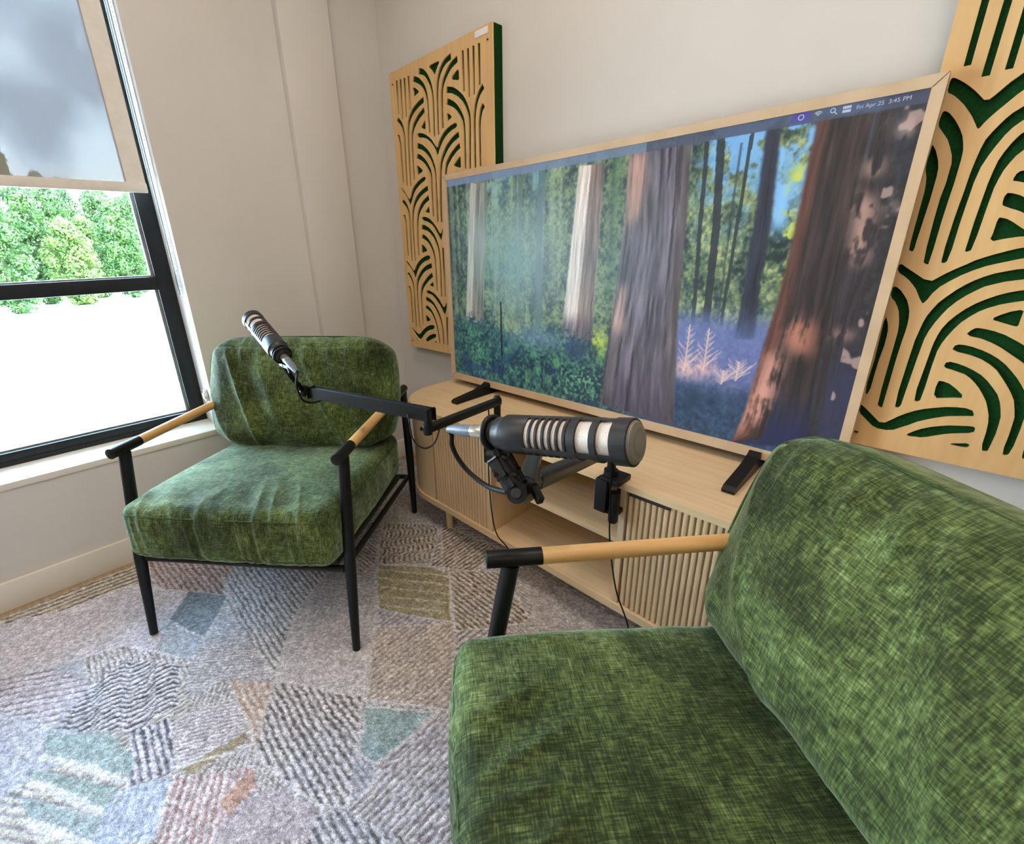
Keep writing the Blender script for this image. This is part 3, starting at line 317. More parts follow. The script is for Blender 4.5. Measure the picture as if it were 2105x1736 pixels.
RIGHT_SLOTS=[[-79,1800,-79,1429,-89,1429,-90,1800],
[-49,1800,-50,1406,-61,1406,-59,1800],
[-24,1800,-23,1410,-33,1410,-35,1800],
[-99,1414,-96,1413,-90,1409,-81,1402,-72,1394,-63,1385,-55,1376,-48,1368,-41,1367,-34,1374,-28,1381,-21,1389,-14,1395,-7,1401,0,1406,7,1411,12,1407,15,1395,13,1386,6,1380,0,1374,-7,1368,-14,1360,-21,1352,-28,1344,-35,1335,-39,1329,-42,1323,-44,1321,-45,1321,-47,1324,-49,1328,-53,1335,-58,1344,-65,1354,-73,1365,-81,1374,-89,1382,-95,1387,-99,1389,-102,1395,-102,1403,-102,1409,-101,1413],
[-81,1344,-75,1335,-69,1325,-63,1313,-59,1300,-56,1287,-55,1271,-55,1254,-55,1231,-56,1203,-57,1162,-57,1108,-58,1080,-59,1079,-62,1080,-66,1083,-68,1111,-69,1164,-69,1204,-67,1232,-67,1253,-67,1266,-70,1281,-76,1296,-82,1309,-89,1319,-95,1327,-100,1334,-102,1341,-102,1348,-101,1354,-100,1359,-97,1360,-94,1358,-90,1355,-86,1350],
[-100,1301,-95,1293,-91,1283,-87,1273,-84,1260,-83,1245,-83,1226,-83,1203,-84,1177,-85,1147,-86,1126,-86,1112,-87,1106,-89,1105,-91,1106,-94,1108,-95,1123,-95,1149,-95,1174,-95,1200,-95,1219,-96,1232,-98,1245,-102,1258,-104,1270,-104,1281,-103,1290,-103,1297,-103,1302,-102,1304],
[-40,1084,-38,1082,-35,1082,-32,1085,-30,1109,-30,1155,-29,1195,-28,1229,-25,1255,-20,1272,-14,1288,-7,1304,0,1315,7,1322,15,1329,23,1335,26,1343,23,1353,17,1356,9,1350,2,1345,-6,1339,-12,1332,-18,1323,-24,1313,-30,1301,-33,1286,-35,1269,-37,1245,-38,1212,-40,1168,-41,1113],
[-11,1105,-9,1103,-6,1104,-3,1106,-1,1133,0,1183,1,1216,3,1230,6,1245,11,1258,16,1268,21,1274,27,1281,35,1288,37,1298,34,1310,28,1313,20,1308,13,1303,9,1297,4,1288,-1,1276,-5,1263,-7,1248,-9,1225,-10,1192,-11,1159,-11,1124],
[22,1231,24,1238,27,1241,30,1242,37,1241,47,1238,54,1231,57,1219,53,1215,42,1220,33,1223,27,1225,23,1226,22,1227],
[18,1191,18,1200,20,1205,21,1206,27,1205,37,1201,48,1194,60,1186,68,1174,72,1160,68,1157,56,1165,46,1172,38,1176,31,1179,25,1182,21,1184,19,1186],
[18,1126,19,1136,19,1147,19,1157,20,1163,21,1164,25,1163,31,1161,40,1155,51,1146,60,1139,66,1133,67,1130,62,1129,54,1129,43,1127,33,1125,23,1122],
[-99,1080,-90,1073,-76,1063,-58,1050,-45,1047,-37,1054,-28,1062,-16,1071,-4,1079,7,1087,19,1093,30,1098,43,1103,57,1108,70,1111,82,1113,89,1110,91,1101,87,1095,75,1092,63,1089,51,1085,38,1081,24,1076,9,1068,-6,1058,-19,1047,-31,1035,-39,1022,-44,1008,-48,1001,-50,1001,-52,1004,-56,1010,-60,1018,-66,1029,-73,1038,-81,1047,-90,1055,-99,1061,-104,1069,-104,1078],
[-96,1032,-89,1026,-82,1017,-75,1007,-70,995,-66,983,-64,970,-63,957,-63,940,-64,920,-65,874,-65,801,-65,764,-67,762,-70,763,-74,767,-75,803,-75,872,-75,916,-75,938,-77,955,-80,969,-83,981,-88,992,-94,1002,-101,1009,-104,1017,-105,1024,-104,1029,-101,1034],
[-101,969,-95,954,-92,940,-91,925,-91,903,-93,874,-94,841,-94,805,-97,788,-101,789,-103,816,-101,868,-102,914,-103,955],
[92,1075,80,1073,66,1071,52,1067,39,1063,27,1057,16,1050,5,1041,-6,1030,-17,1016,-26,1003,-32,989,-37,975,-40,960,-42,942,-44,922,-45,877,-46,805,-44,769,-40,768,-37,770,-35,776,-34,814,-32,884,-30,928,-27,945,-22,962,-16,978,-9,993,0,1007,10,1019,21,1029,32,1038,44,1043,57,1048,71,1051,85,1054,97,1055,102,1061,99,1070],
[102,1036,89,1035,77,1032,65,1028,52,1022,39,1014,27,1005,16,994,6,981,-3,966,-9,951,-12,937,-14,922,-15,907,-16,872,-18,817,-16,790,-11,789,-8,791,-7,795,-6,821,-6,871,-5,904,-2,921,3,937,9,952,16,966,25,978,35,989,46,997,61,1005,79,1011,94,1015,106,1017,111,1023,109,1032],
[58,980,67,987,77,993,88,997,93,995,93,988,93,980,93,972,93,967,91,965,86,966,77,969,68,972,58,975],
[29,945,33,952,38,957,42,958,51,957,65,954,81,948,100,937,117,926,133,913,143,897,148,877,142,875,126,890,110,902,96,912,82,922,66,931,51,937,35,940],
[16,911,18,919,23,922,31,922,42,920,57,915,70,909,83,901,95,891,106,879,116,867,125,854,133,841,139,826,143,809,145,791,146,764,146,729,144,710,142,707,139,706,136,707,134,722,134,750,133,773,132,789,128,805,123,822,115,837,106,851,96,865,86,878,74,888,61,896,45,902,25,906],
[12,874,13,882,19,885,30,883,42,879,55,873,68,865,79,855,89,843,99,830,106,815,111,799,115,783,116,768,117,747,116,722,115,708,113,707,110,706,107,707,104,721,103,748,101,769,98,784,93,798,88,811,81,823,73,835,64,846,55,855,45,862,34,865,25,868,16,870],
[18,842,28,839,39,831,52,819,53,811,41,809,29,806,17,803,11,810,10,827,11,838,12,842],
[-105,762,-101,761,-94,756,-84,747,-74,738,-63,728,-53,729,-44,738,-35,748,-24,758,-11,768,3,776,18,782,35,788,50,791,64,792,74,789,78,781,78,776,73,775,61,772,42,767,27,760,13,752,-1,743,-14,731,-26,722,-35,714,-47,710,-62,710,-73,714,-81,721,-90,729,-100,738,-105,748,-106,757],
[-10,713,0,723,10,731,22,738,35,744,49,749,63,752,77,755,84,755,86,753,87,749,87,743,80,738,67,734,55,730,44,725,33,719,21,712,11,708,4,708,-3,707,-11,708],
[59,709,66,712,73,714,82,717,87,715,87,710,85,707,80,706,73,706,62,707],
[161,712,160,724,161,737,162,751,164,758,169,756,171,748,171,733,170,720,169,711,167,707,163,706],
[470,1800,469,1429,459,1429,459,1800],
[439,1800,441,1406,430,1406,429,1800],
[415,1800,413,1410,403,1410,404,1800],
[481,1413,482,1409,482,1403,482,1395,479,1389,475,1387,469,1382,461,1374,453,1365,445,1354,438,1344,433,1335,429,1328,427,1324,425,1321,424,1321,422,1323,419,1329,415,1335,408,1344,401,1352,394,1360,387,1368,380,1374,374,1380,367,1386,365,1395,368,1407,373,1411,380,1406,387,1401,394,1395,401,1389,408,1381,414,1374,421,1367,428,1368,435,1376,443,1385,452,1394,461,1402,470,1409,476,1413,479,1414],
[466,1350,470,1355,474,1358,477,1360,480,1359,481,1354,482,1348,482,1341,480,1334,475,1327,469,1319,462,1309,456,1296,450,1281,447,1266,447,1253,447,1232,449,1204,449,1164,448,1111,446,1083,442,1080,439,1079,438,1080,437,1108,437,1162,436,1203,435,1231,435,1254,435,1271,436,1287,439,1300,443,1313,449,1325,455,1335,461,1344],
[482,1304,483,1302,483,1297,483,1290,484,1281,484,1270,482,1258,478,1245,476,1232,475,1219,475,1200,475,1174,475,1149,475,1123,474,1108,471,1106,469,1105,467,1106,466,1112,466,1126,465,1147,464,1177,463,1203,463,1226,463,1245,464,1260,467,1273,471,1283,475,1293,480,1301],
[421,1113,420,1168,418,1212,417,1245,415,1269,413,1286,410,1301,404,1313,398,1323,392,1332,386,1339,378,1345,371,1350,363,1356,357,1353,354,1343,357,1335,365,1329,373,1322,380,1315,387,1304,394,1288,400,1272,405,1255,408,1229,409,1195,410,1155,410,1109,412,1085,415,1082,418,1082,420,1084],
[391,1124,391,1159,390,1192,389,1225,387,1248,385,1263,381,1276,376,1288,371,1297,367,1303,360,1308,352,1313,346,1310,343,1298,345,1288,353,1281,359,1274,364,1268,369,1258,374,1245,377,1230,379,1216,380,1183,381,1133,383,1106,386,1104,389,1103,391,1105],
[358,1227,357,1226,353,1225,347,1223,338,1220,327,1215,323,1219,326,1231,333,1238,343,1241,350,1242,353,1241,356,1238,358,1231],
[361,1186,359,1184,355,1182,349,1179,342,1176,334,1172,324,1165,312,1157,308,1160,312,1174,320,1186,332,1194,343,1201,353,1205,359,1206,360,1205,362,1200,362,1191],
[357,1122,347,1125,337,1127,326,1129,318,1129,313,1130,314,1133,320,1139,329,1146,340,1155,349,1161,355,1163,359,1164,360,1163,361,1157,361,1147,361,1136,362,1126],
[484,1078,484,1069,479,1061,470,1055,461,1047,453,1038,446,1029,440,1018,436,1010,432,1004,430,1001,428,1001,424,1008,419,1022,411,1035,399,1047,386,1058,371,1068,356,1076,342,1081,329,1085,317,1089,305,1092,293,1095,289,1101,291,1110,298,1113,310,1111,323,1108,337,1103,350,1098,361,1093,373,1087,384,1079,396,1071,408,1062,417,1054,425,1047,438,1050,456,1063,470,1073,479,1080],
[481,1034,484,1029,485,1024,484,1017,481,1009,474,1002,468,992,463,981,460,969,457,955,455,938,455,916,455,872,455,803,454,767,450,763,447,762,445,764,445,801,445,874,444,920,443,940,443,957,444,970,446,983,450,995,455,1007,462,1017,469,1026,476,1032],
[483,955,482,914,481,868,483,816,481,789,477,788,474,805,474,841,473,874,471,903,471,925,472,940,475,954,481,969],
[281,1070,278,1061,283,1055,295,1054,309,1051,323,1048,336,1043,348,1038,359,1029,370,1019,380,1007,389,993,396,978,402,962,407,945,410,928,412,884,414,814,415,776,417,770,420,768,424,769,426,805,425,877,424,922,422,942,420,960,417,975,412,989,406,1003,397,1016,386,1030,375,1041,364,1050,353,1057,341,1063,328,1067,314,1071,300,1073,288,1075],
[271,1032,269,1023,274,1017,286,1015,301,1011,319,1005,334,997,345,989,355,978,364,966,371,952,377,937,382,921,385,904,386,871,386,821,387,795,388,791,391,789,396,790,398,817,396,872,395,907,394,922,392,937,389,951,383,966,374,981,364,994,353,1005,341,1014,328,1022,315,1028,303,1032,291,1035,278,1036],
[322,975,312,972,303,969,294,966,289,965,287,967,287,972,287,980,287,988,287,995,292,997,303,993,313,987,322,980],
[345,940,329,937,314,931,298,922,284,912,270,902,254,890,238,875,232,877,237,897,247,913,263,926,280,937,299,948,315,954,329,957,338,958,342,957,347,952,351,945],
[355,906,335,902,319,896,306,888,294,878,284,865,274,851,265,837,257,822,252,805,248,789,247,773,246,750,246,722,244,707,241,706,238,707,236,710,234,729,234,764,235,791,237,809,241,826,247,841,255,854,264,867,274,879,285,891,297,901,310,909,323,915,338,920,349,922,357,922,362,919,364,911],
[364,870,355,868,346,865,335,862,325,855,316,846,307,835,299,823,292,811,287,798,282,784,279,769,277,748,276,721,273,707,270,706,267,707,265,708,264,722,263,747,264,768,265,783,269,799,274,815,281,830,291,843,301,855,312,865,325,873,338,879,350,883,361,885,367,882,368,874],
[368,842,369,838,370,827,369,810,363,803,351,806,339,809,327,811,328,819,341,831,352,839,362,842],
[486,757,485,748,480,738,470,729,461,721,453,714,442,710,427,710,415,714,406,722,394,731,381,743,367,752,353,760,338,767,319,772,307,775,302,776,302,781,306,789,316,792,330,791,345,788,362,782,377,776,391,768,404,758,415,748,424,738,433,729,443,728,454,738,464,747,474,756,481,761,485,762],
[391,708,383,707,376,708,369,708,359,712,347,719,336,725,325,730,313,734,300,738,293,743,293,749,294,753,296,755,303,755,317,752,331,749,345,744,358,738,370,731,380,723,390,713],
[318,707,307,706,300,706,295,707,293,710,293,715,298,717,307,714,314,712,321,709],
[217,706,213,707,211,711,210,720,209,733,209,748,211,756,216,758,218,751,219,737,220,724,219,712]]
SCR={"T1":[[0.098,0.974],[0.16,0.962],[0.134,0.303],[0.058,0.311]],"T2":[[0.447,0.965],[0.51,0.959],[0.501,0.248],[0.412,0.256]],"T3":[[0.564,0.975],[0.687,0.975],[0.695,0.722],[0.699,0.447],[0.717,0.007],[0.535,0.017],[0.552,0.429],[0.565,0.734]],"T4":[[0.807,0.979],[0.829,0.977],[0.838,0.709],[0.838,0.551],[0.844,0.369],[0.811,0.362],[0.812,0.579],[0.812,0.744]],"T5":[[0.876,0.977],[0.946,0.972],[0.947,0.753],[0.946,0.569],[0.95,0.295],[0.955,0.04],[0.836,-0.002],[0.849,0.108],[0.86,0.338],[0.869,0.491],[0.874,0.662],[0.875,0.85]],"T6":[[0.946,0.972],[0.966,0.969],[0.984,0.748],[0.987,0.598],[0.983,0.427],[0.993,0.144],[0.956,0.127],[0.942,0.511],[0.946,0.733]],"thinA":[[0.74,0.97],[0.75,0.717],[0.754,0.486]],"thinB":[[0.717,0.904],[0.721,0.72],[0.728,0.515]],"thinC":[[0.28,0.964],[0.271,0.637],[0.267,0.343]],"thinD":[[0.343,0.97],[0.337,0.636],[0.339,0.252]],"thinE":[[0.205,0.422],[0.208,0.151]],"thinF":[[0.181,0.948],[0.172,0.579]],"lit3a":[[0.566,0.969],[0.601,0.971],[0.597,0.769],[0.569,0.733]],"lit3b":[[0.566,0.531],[0.58,0.518],[0.575,0.336],[0.556,0.355]],"lit5a":[[0.887,0.442],[0.932,0.443],[0.935,0.329],[0.889,0.351]],"lit5b":[[0.87,0.34],[0.895,0.326],[0.89,0.126],[0.834,0.014],[0.856,0.194]],"lit6a":[[0.947,0.858],[0.969,0.853],[0.968,0.822],[0.951,0.826]],"lit6b":[[0.946,0.784],[0.969,0.77],[0.979,0.598],[0.955,0.608]],"lit6c":[[0.955,0.416],[0.985,0.416],[0.987,0.398],[0.954,0.394]],"lit7":[[0.978,0.942],[0.991,0.947],[0.99,0.898],[0.979,0.902]],"lit8":[[0.985,0.758],[0.993,0.766],[0.995,0.732],[0.988,0.728]],"lit9":[[0.946,0.972],[0.96,0.969],[0.961,0.939],[0.947,0.944]],"shrub":[[0.497,0.337],[0.547,0.338],[0.546,0.236],[0.501,0.225]],"bare1":[[0.725,0.398],[0.726,0.226]],"bare2":[[0.765,0.392],[0.763,0.238]],"pink":[[0.708,0.264],[0.782,0.27],[0.785,0.231],[0.711,0.208]],"sky1":[[0.687,0.98],[0.804,0.98],[0.8,0.849],[0.695,0.815]],"sky2":[[0.829,0.972],[0.849,0.975],[0.854,0.739],[0.841,0.709]],"mist":[[0.699,0.394],[0.862,0.421],[0.856,0.221],[0.71,0.171]],"fir":[[0.745,0.168],[0.767,0.133],[0.752,0.023],[0.726,0.057]],"bushL":[[0.003,0.274],[0.394,0.246],[0.528,0.189],[0.005,0.007]],"menuB":[[0.737,0.978],[0.993,0.977]],"menu_icons":[[0.854,0.989],[0.876,0.989],[0.895,0.989],[0.91,0.989],[0.924,0.99],[0.985,0.988]]}
RUG={"far":[[-2.229,-0.361],[-2.041,0.049],[-1.866,0.022],[-1.838,-0.352]],"rust_under":[[-2.044,0.065],[-1.748,0.302],[-1.578,0.214],[-1.782,0.063]],"lightblue":[[-1.829,0.252],[-1.429,0.563],[-1.306,0.371],[-1.108,0.215],[-1.537,0.231]],"lilac":[[-1.968,-0.355],[-1.896,-0.19],[-1.866,0.022],[-1.679,0.14],[-1.337,0.061],[-1.552,-0.072],[-1.633,-0.302],[-1.68,-0.349]],"blue":[[-1.685,0.134],[-1.555,0.226],[-1.402,0.116],[-1.581,0.049]],"blue2":[[-1.572,0.05],[-1.41,0.112],[-1.338,0.059],[-1.462,-0.006]],"beige_l":[[-2.054,-0.357],[-1.961,-0.019],[-1.742,0.003],[-1.735,-0.252],[-1.768,-0.351]],"fine_mid":[[-1.548,0.206],[-1.108,0.215],[-1.193,0.111],[-1.209,0.021],[-1.337,0.061]],"wave":[[-1.492,-0.08],[-1.352,0.036],[-1.212,0.001],[-1.203,-0.098],[-1.366,-0.245],[-1.437,-0.167]],"dots":[[-1.68,-0.349],[-1.612,-0.24],[-1.446,-0.157],[-1.374,-0.244],[-1.526,-0.346]],"dark8":[[-1.214,-0.102],[-1.181,-0.02],[-1.023,-0.043],[-1.058,-0.135]],"teal_l":[[-1.359,-0.253],[-1.252,-0.147],[-1.111,-0.103],[-1.08,-0.133],[-1.291,-0.268]],"teal_l2":[[-1.276,-0.295],[-1.071,-0.142],[-1.039,-0.177],[-1.23,-0.288]],"teal_l3":[[-1.21,-0.307],[-1.024,-0.179],[-0.987,-0.204],[-1.13,-0.296]],"lb_low":[[-1.065,-0.143],[-1.016,-0.049],[-0.892,-0.109],[-1.01,-0.227]],"pinkf":[[-1.166,-0.013],[-1.12,0.118],[-0.952,0.113],[-1.025,-0.038]],"rust1":[[-1.019,-0.025],[-1.001,0.103],[-0.974,0.099],[-0.988,-0.028]],"rust2":[[-0.879,0.013],[-0.903,0.091],[-0.856,0.085],[-0.834,0.018]],"rust0":[[-1.187,0.127],[-1.094,0.21],[-0.92,0.102],[-1.113,0.116]],"dark12":[[-1.092,0.212],[-0.876,0.364],[-0.75,0.272],[-0.672,0.212],[-0.715,0.166],[-0.916,0.106],[-0.975,0.121]],"pink13":[[-1.007,-0.046],[-0.903,0.091],[-0.847,0.082],[-0.835,0.005],[-0.805,-0.02],[-0.896,-0.112]],"plain14":[[-0.841,0.011],[-0.836,0.092],[-0.715,0.166],[-0.666,0.119],[-0.808,-0.024]],"grey16":[[-1.31,0.38],[-1.129,0.571],[-0.871,0.374],[-1.093,0.215],[-1.208,0.301]],"grey17":[[-1.479,0.533],[-1.415,0.649],[-1.322,0.702],[-1.046,0.519],[-1.3,0.376]],"teal_r":[[-0.843,0.357],[-0.702,0.476],[-0.697,0.3],[-0.753,0.282]],"st17":[[-1.054,0.524],[-0.885,0.701],[-0.663,0.519],[-0.864,0.363]],"st18":[[-0.699,0.474],[-0.659,0.531],[-0.347,0.44],[-0.548,0.237],[-0.666,0.203]],"dark23":[[-0.666,0.203],[-0.52,0.266],[-0.669,0.116],[-0.699,0.158]],"st21":[[-1.485,0.699],[-1.457,0.788],[-1.32,0.686],[-1.31,0.608]],"wave19":[[-1.543,0.856],[-1.335,1.023],[-1.195,0.912],[-1.176,0.822],[-1.312,0.692]],"olive":[[-1.308,0.689],[-1.163,0.821],[-1.076,0.847],[-0.892,0.698],[-1.118,0.566]],"brown_a":[[-1.343,1.035],[-1.01,1.089],[-1.019,0.916],[-1.163,0.821]],"brown_b":[[-1.083,0.854],[-0.95,0.983],[-0.706,0.879],[-0.861,0.687]],"plain_c":[[-0.894,1.064],[-0.49,1.09],[-0.436,0.989],[-0.697,0.868]],"back_a":[[-1.837,1.017],[-1.441,1.105],[-1.349,1.029],[-1.549,0.86]]}
M2A=(-0.4181, 0.4185, 0.8929)
M2B=(-0.2052, 0.4364, 0.9341)
P_E2=(-0.4182, 0.5184, 0.7737)
P_A2=(-0.3776, 0.4491, 0.8105)
P_A2F=(-0.5851, 0.7424, 0.7262)
P_G2=(-0.3677, 0.4236, 0.8155)
P_W0=(-0.3515, 0.436, 0.8213)
P_W1=(-0.3326, 0.4275, 0.8111)
P_P0=(-0.3749, 0.4471, 0.8011)
P_P1=(-0.3612, 0.41, 0.8208)
P_S0=(-0.373, 0.4214, 0.8222)
P_S1=(-0.3865, 0.4222, 0.8362)
P_S2=(-0.4047, 0.4217, 0.8572)
P_S3=(-0.4139, 0.4216, 0.8757)
M1A=(-1.1405, 0.4146, 0.8982)
M1B=(-1.3402, 0.4166, 0.9807)
MIC2_ROLL=0.0
CABLE2=[(-0.5128, 0.4253, 0.8609), (-0.5155, 0.4273, 0.8407), (-0.5076, 0.4316, 0.8182), (-0.4857, 0.4362, 0.7976), (-0.4492, 0.4383, 0.7867), (-0.4131, 0.4336, 0.7934), (-0.3718, 0.418, 0.8132)]
CABLE1=[(-1.2195, 0.4635, 0.7966), (-1.2745, 0.4894, 0.7503), (-1.3201, 0.5156, 0.7154), (-1.3306, 0.5428, 0.6997), (-1.3108, 0.5662, 0.7045), (-1.2864, 0.5816, 0.714)]
THIN=[('thin black cord drooping in a loop under the far boom arm elbow', [[-0.9175, 0.6191, 0.7491], [-0.9113, 0.6158, 0.7302], [-0.9031, 0.6121, 0.7065], [-0.8934, 0.6105, 0.684], [-0.8808, 0.6151, 0.6671], [-0.8658, 0.6263, 0.6583], [-0.855, 0.6405, 0.6636], [-0.85, 0.6537, 0.6786], [-0.8507, 0.664, 0.6996]], 0.0021), ('thin black cord hanging in front of the left fluted door', [(-0.97, 0.965, 0.6682), (-0.9698, 0.965, 0.6011), (-0.976, 0.965, 0.5476), (-0.9765, 0.965, 0.4581), (-0.9746, 0.965, 0.3658), (-0.9636, 0.965, 0.254), (-0.9414, 0.965, 0.1841), (-0.8727, 0.96, 0.141), (-0.8736, 0.95, 0.0329), (-0.8305, 0.8878, 0.016)], 0.0022), ('thin black cord hanging from the right clamp past the open shelves', [(-0.5216, 0.955, 0.6216), (-0.5185, 0.955, 0.581), (-0.513, 0.955, 0.4747), (-0.5088, 0.955, 0.4008), (-0.4946, 0.955, 0.3132), (-0.4728, 0.955, 0.2272), (-0.4331, 0.955, 0.1428), (-0.4031, 0.94, 0.05), (-0.3731, 0.92, 0.016)], 0.0021)]

# ------------------------------------------------------------------ room shell
XL, YB = -2.058, 1.40            # window wall plane, wall behind the screen
WY0, WY1, WZ0, WZ1 = -1.75, .429, .446, 2.45
WT = .30
def wall_with_hole():
    bm = bmesh.new(); y0, y1, x0, x1 = -4.2, YB+.2, XL-WT, XL
    add_box(bm, x0, x1, y0, WY0, 0, CEIL); add_box(bm, x0, x1, WY1, y1, 0, CEIL)
    add_box(bm, x0, x1, WY0, WY1, 0, WZ0); add_box(bm, x0, x1, WY0, WY1, WZ1, CEIL)
    return bm_obj('wall_left', bm, wall_m)
structure(wall_with_hole())
structure(box_obj('wall_back', (XL-WT, 4.2, YB, YB+.2, 0, CEIL), wall_m))
structure(box_obj('wall_right', (4.0, 4.2, -4.2, YB, 0, CEIL), wall_m))
structure(box_obj('wall_front', (XL-WT, 4.2, -4.4, -4.2, 0, CEIL), wall_m))
structure(box_obj('floor', (XL-WT, 4.2, -4.4, YB+.2, -.15, 0), floor_m))
structure(box_obj('ceiling', (XL-WT, 4.2, -4.4, YB+.2, CEIL, CEIL+.15), ceil_m))
structure(box_obj('trim_1', (XL, XL+.04, .935, 1.150, 0, CEIL), wall_m, bev=.003))     # shallow boxed pier
bm = bmesh.new(); add_box(bm, XL, XL+.014, -4.2, .935, 0, .107, bev=.003); add_box(bm, XL, XL+.014, 1.150, YB, 0, .107, bev=.003); add_box(bm, XL+.04, XL+.054, .925, 1.16, 0, .107, bev=.003)
structure(bm_obj('baseboard_left', bm, trim_m, smooth=True, autos=40))
structure(box_obj('baseboard_back', (XL+.014, 4.0, YB-.014, YB, 0, .107), trim_m, bev=.003))
# window: reveal sill, frame, mullion, glass
wroot = bpy.data.objects.new('window_1', None); link(wroot); wroot.location = (XL-.2, 0, WZ0); structure(wroot)
def wpart(name, bm, m):
    bmesh.ops.translate(bm, verts=bm.verts, vec=-Vector(wroot.location)); o = bm_obj(name, bm, m, wroot, smooth=True, autos=30); return o
XF = -2.235
bm = bmesh.new(); add_box(bm, XF-.09, XL+.004, WY0, WY1, WZ0-.02, WZ0+.004, bev=.002); wpart('sill', bm, trim_m)
fw = .058
bm = bmesh.new()
add_box(bm, XF-.06, XF, WY1-fw, WY1, WZ0, WZ1, bev=.003); add_box(bm, XF-.06, XF, WY0, WY0+fw, WZ0, WZ1, bev=.003)
add_box(bm, XF-.06, XF-.001, WY0, WY1, WZ0+.004, WZ0+.052, bev=.003); add_box(bm, XF-.06, XF-.001, WY0, WY1, WZ1-.055, WZ1, bev=.003)
add_box(bm, XF-.06, XF+.004, WY0, WY1, WZ0+.004, WZ0+.022, bev=.002)
add_box(bm, XF-.058, XF-.003, WY0+.05, WY1-.05, 1.020, 1.070, bev=.003)
add_box(bm, XF-.058, XF-.003, -.70, -.64, WZ0+.05, WZ1-.05, bev=.003)
wpart('frame', bm, frame_m)
# narrow grey glazing beads just inside the frame
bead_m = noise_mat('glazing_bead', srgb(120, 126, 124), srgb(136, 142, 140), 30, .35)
bm = bmesh.new()
for za, zb in ((WZ0+.052, 1.020), (1.070, WZ1-.055)):
    add_box(bm, XF-.05, XF-.02, WY1-fw-.010, WY1-fw+.002, za, zb)
    add_box(bm, XF-.05, XF-.02, -.65, WY1-fw-.009, za-.002, za+.006)
wpart('glazing_bead', bm, bead_m)
bm = bmesh.new(); add_box(bm, XF-.042, XF-.036, WY0+.04, WY1-.04, WZ0+.03, WZ1-.03); wpart('pane', bm, glass_m)

# ------------------------------------------------------------------ roller shade
XS = -2.120
sh = thing('roller_shade', 'pale translucent roller shade pulled halfway down over the window', 'roller shade', (XS, -.6, 2.40))
def sp(name, b, m, bev=0):
    bm = bmesh.new(); add_box(bm, *b, bev=bev); bmesh.ops.translate(bm, verts=bm.verts, vec=-Vector(sh.location)); return bm_obj(name, bm, m, sh, smooth=True, autos=30)
beige_m = noise_mat('shade_rail', srgb(216, 210, 198), srgb(224, 218, 208), 25, .6)
sp('fabric', (XS-.0006, XS+.0006, WY0+.03, .396, 1.39, 2.40), shade_m)
sp('edge_strip', (XS-.0016, XS+.0016, .340, .3965, 1.392, 2.40), beige_m)  # opaque beige strip down the fabric's side edge
sp('bottom_bar', (XS-.007, XS+.007, WY0+.03, .398, 1.362, 1.394), beige_m, .003)
bm = bmesh.new(); add_tube(bm, [(0, WY0+.6+.03, 0), (0, .40+.6, 0)], .022, 20); bm_obj('roller_tube', bm, beige_m, sh, smooth=True, autos=50)
side_gap_m = noise_mat('side_gap_dark', srgb(46, 40, 40), srgb(56, 50, 50), 25, .5)  # dark strips stand in for the shaded side-channel gap beside the fabric
bm = bmesh.new(); add_box(bm, XS-.006, XS+.004, .4165, .4185, 1.0, 2.40); add_box(bm, XS-.006, XS+.004, .4095, .411, 1.42, 2.40)
bmesh.ops.translate(bm, verts=bm.verts, vec=-Vector(sh.location)); bm_obj('side_gap_shade', bm, side_gap_m, sh)
# bead chain and its tensioner on the jamb
bm = bmesh.new()
for k in range(150):
    z = 2.38-k*.0125
    if z < .60: break
    bmesh.ops.create_icosphere(bm, subdivisions=1, radius=.0022, matrix=Matrix.Translation((XS+.02, .421, z)))
bmesh.ops.translate(bm, verts=bm.verts, vec=-Vector(sh.location)); o = bm_obj('bead_chain', bm, white_m, sh, smooth=True)
bm = bmesh.new(); add_tube(bm, [(XS+.0, .412, .585), (XS+.0, .427, .585)], .013, 20); add_box(bm, XS-.008, XS+.008, .416, .428, .56, .61, bev=.002)
bmesh.ops.translate(bm, verts=bm.verts, vec=-Vector(sh.location)); bm_obj('chain_tensioner', bm, white_m, sh, smooth=True, autos=40)

# ------------------------------------------------------------------ outside: yard and trees
yard_m = noise_mat('pale_yard', srgb(232, 230, 218), srgb(242, 240, 230), .25, .9, detail=5, lo=.3, hi=.6)
grass_m = noise_mat('verge', srgb(120, 150, 84), srgb(150, 176, 100), 2.0, .95, detail=6)
structure(mesh_obj('yard_ground', [(-120, -60, -3.0), (-2.6, -60, -3.0), (-2.6, 60, -3.0), (-120, 60, -3.0)], [(0, 1, 2, 3)], yard_m))
def leaf_mat(name, a, b):
    m, t, p = new_mat(name); L = t.links.new
    c = N(t, 'ShaderNodeTexCoord'); n = N(t, 'ShaderNodeTexNoise', Scale=.9, Detail=5, Roughness=.65); r = N(t, 'ShaderNodeValToRGB')
    r.color_ramp.elements[0].color = a; r.color_ramp.elements[1].color = b; r.color_ramp.elements[0].position = .35; r.color_ramp.elements[1].position = .65
    L(c.outputs['Object'], n.inputs['Vector']); L(n.outputs['Fac'], r.inputs[0]); L(r.outputs[0], p.inputs['Base Color']); p.inputs['Roughness'].default_value = .7
    p.inputs['Subsurface Weight'].default_value = 0
    return m
leafs = [leaf_mat('leaf_bright', srgb(38, 72, 26), srgb(80, 112, 46)), leaf_mat('leaf_mid', srgb(34, 68, 38), srgb(74, 110, 56)), leaf_mat('leaf_yellow', srgb(60, 90, 30), srgb(108, 130, 56))]
bark_m = noise_mat('bark', srgb(70, 56, 44), srgb(98, 82, 66), 3, .9)
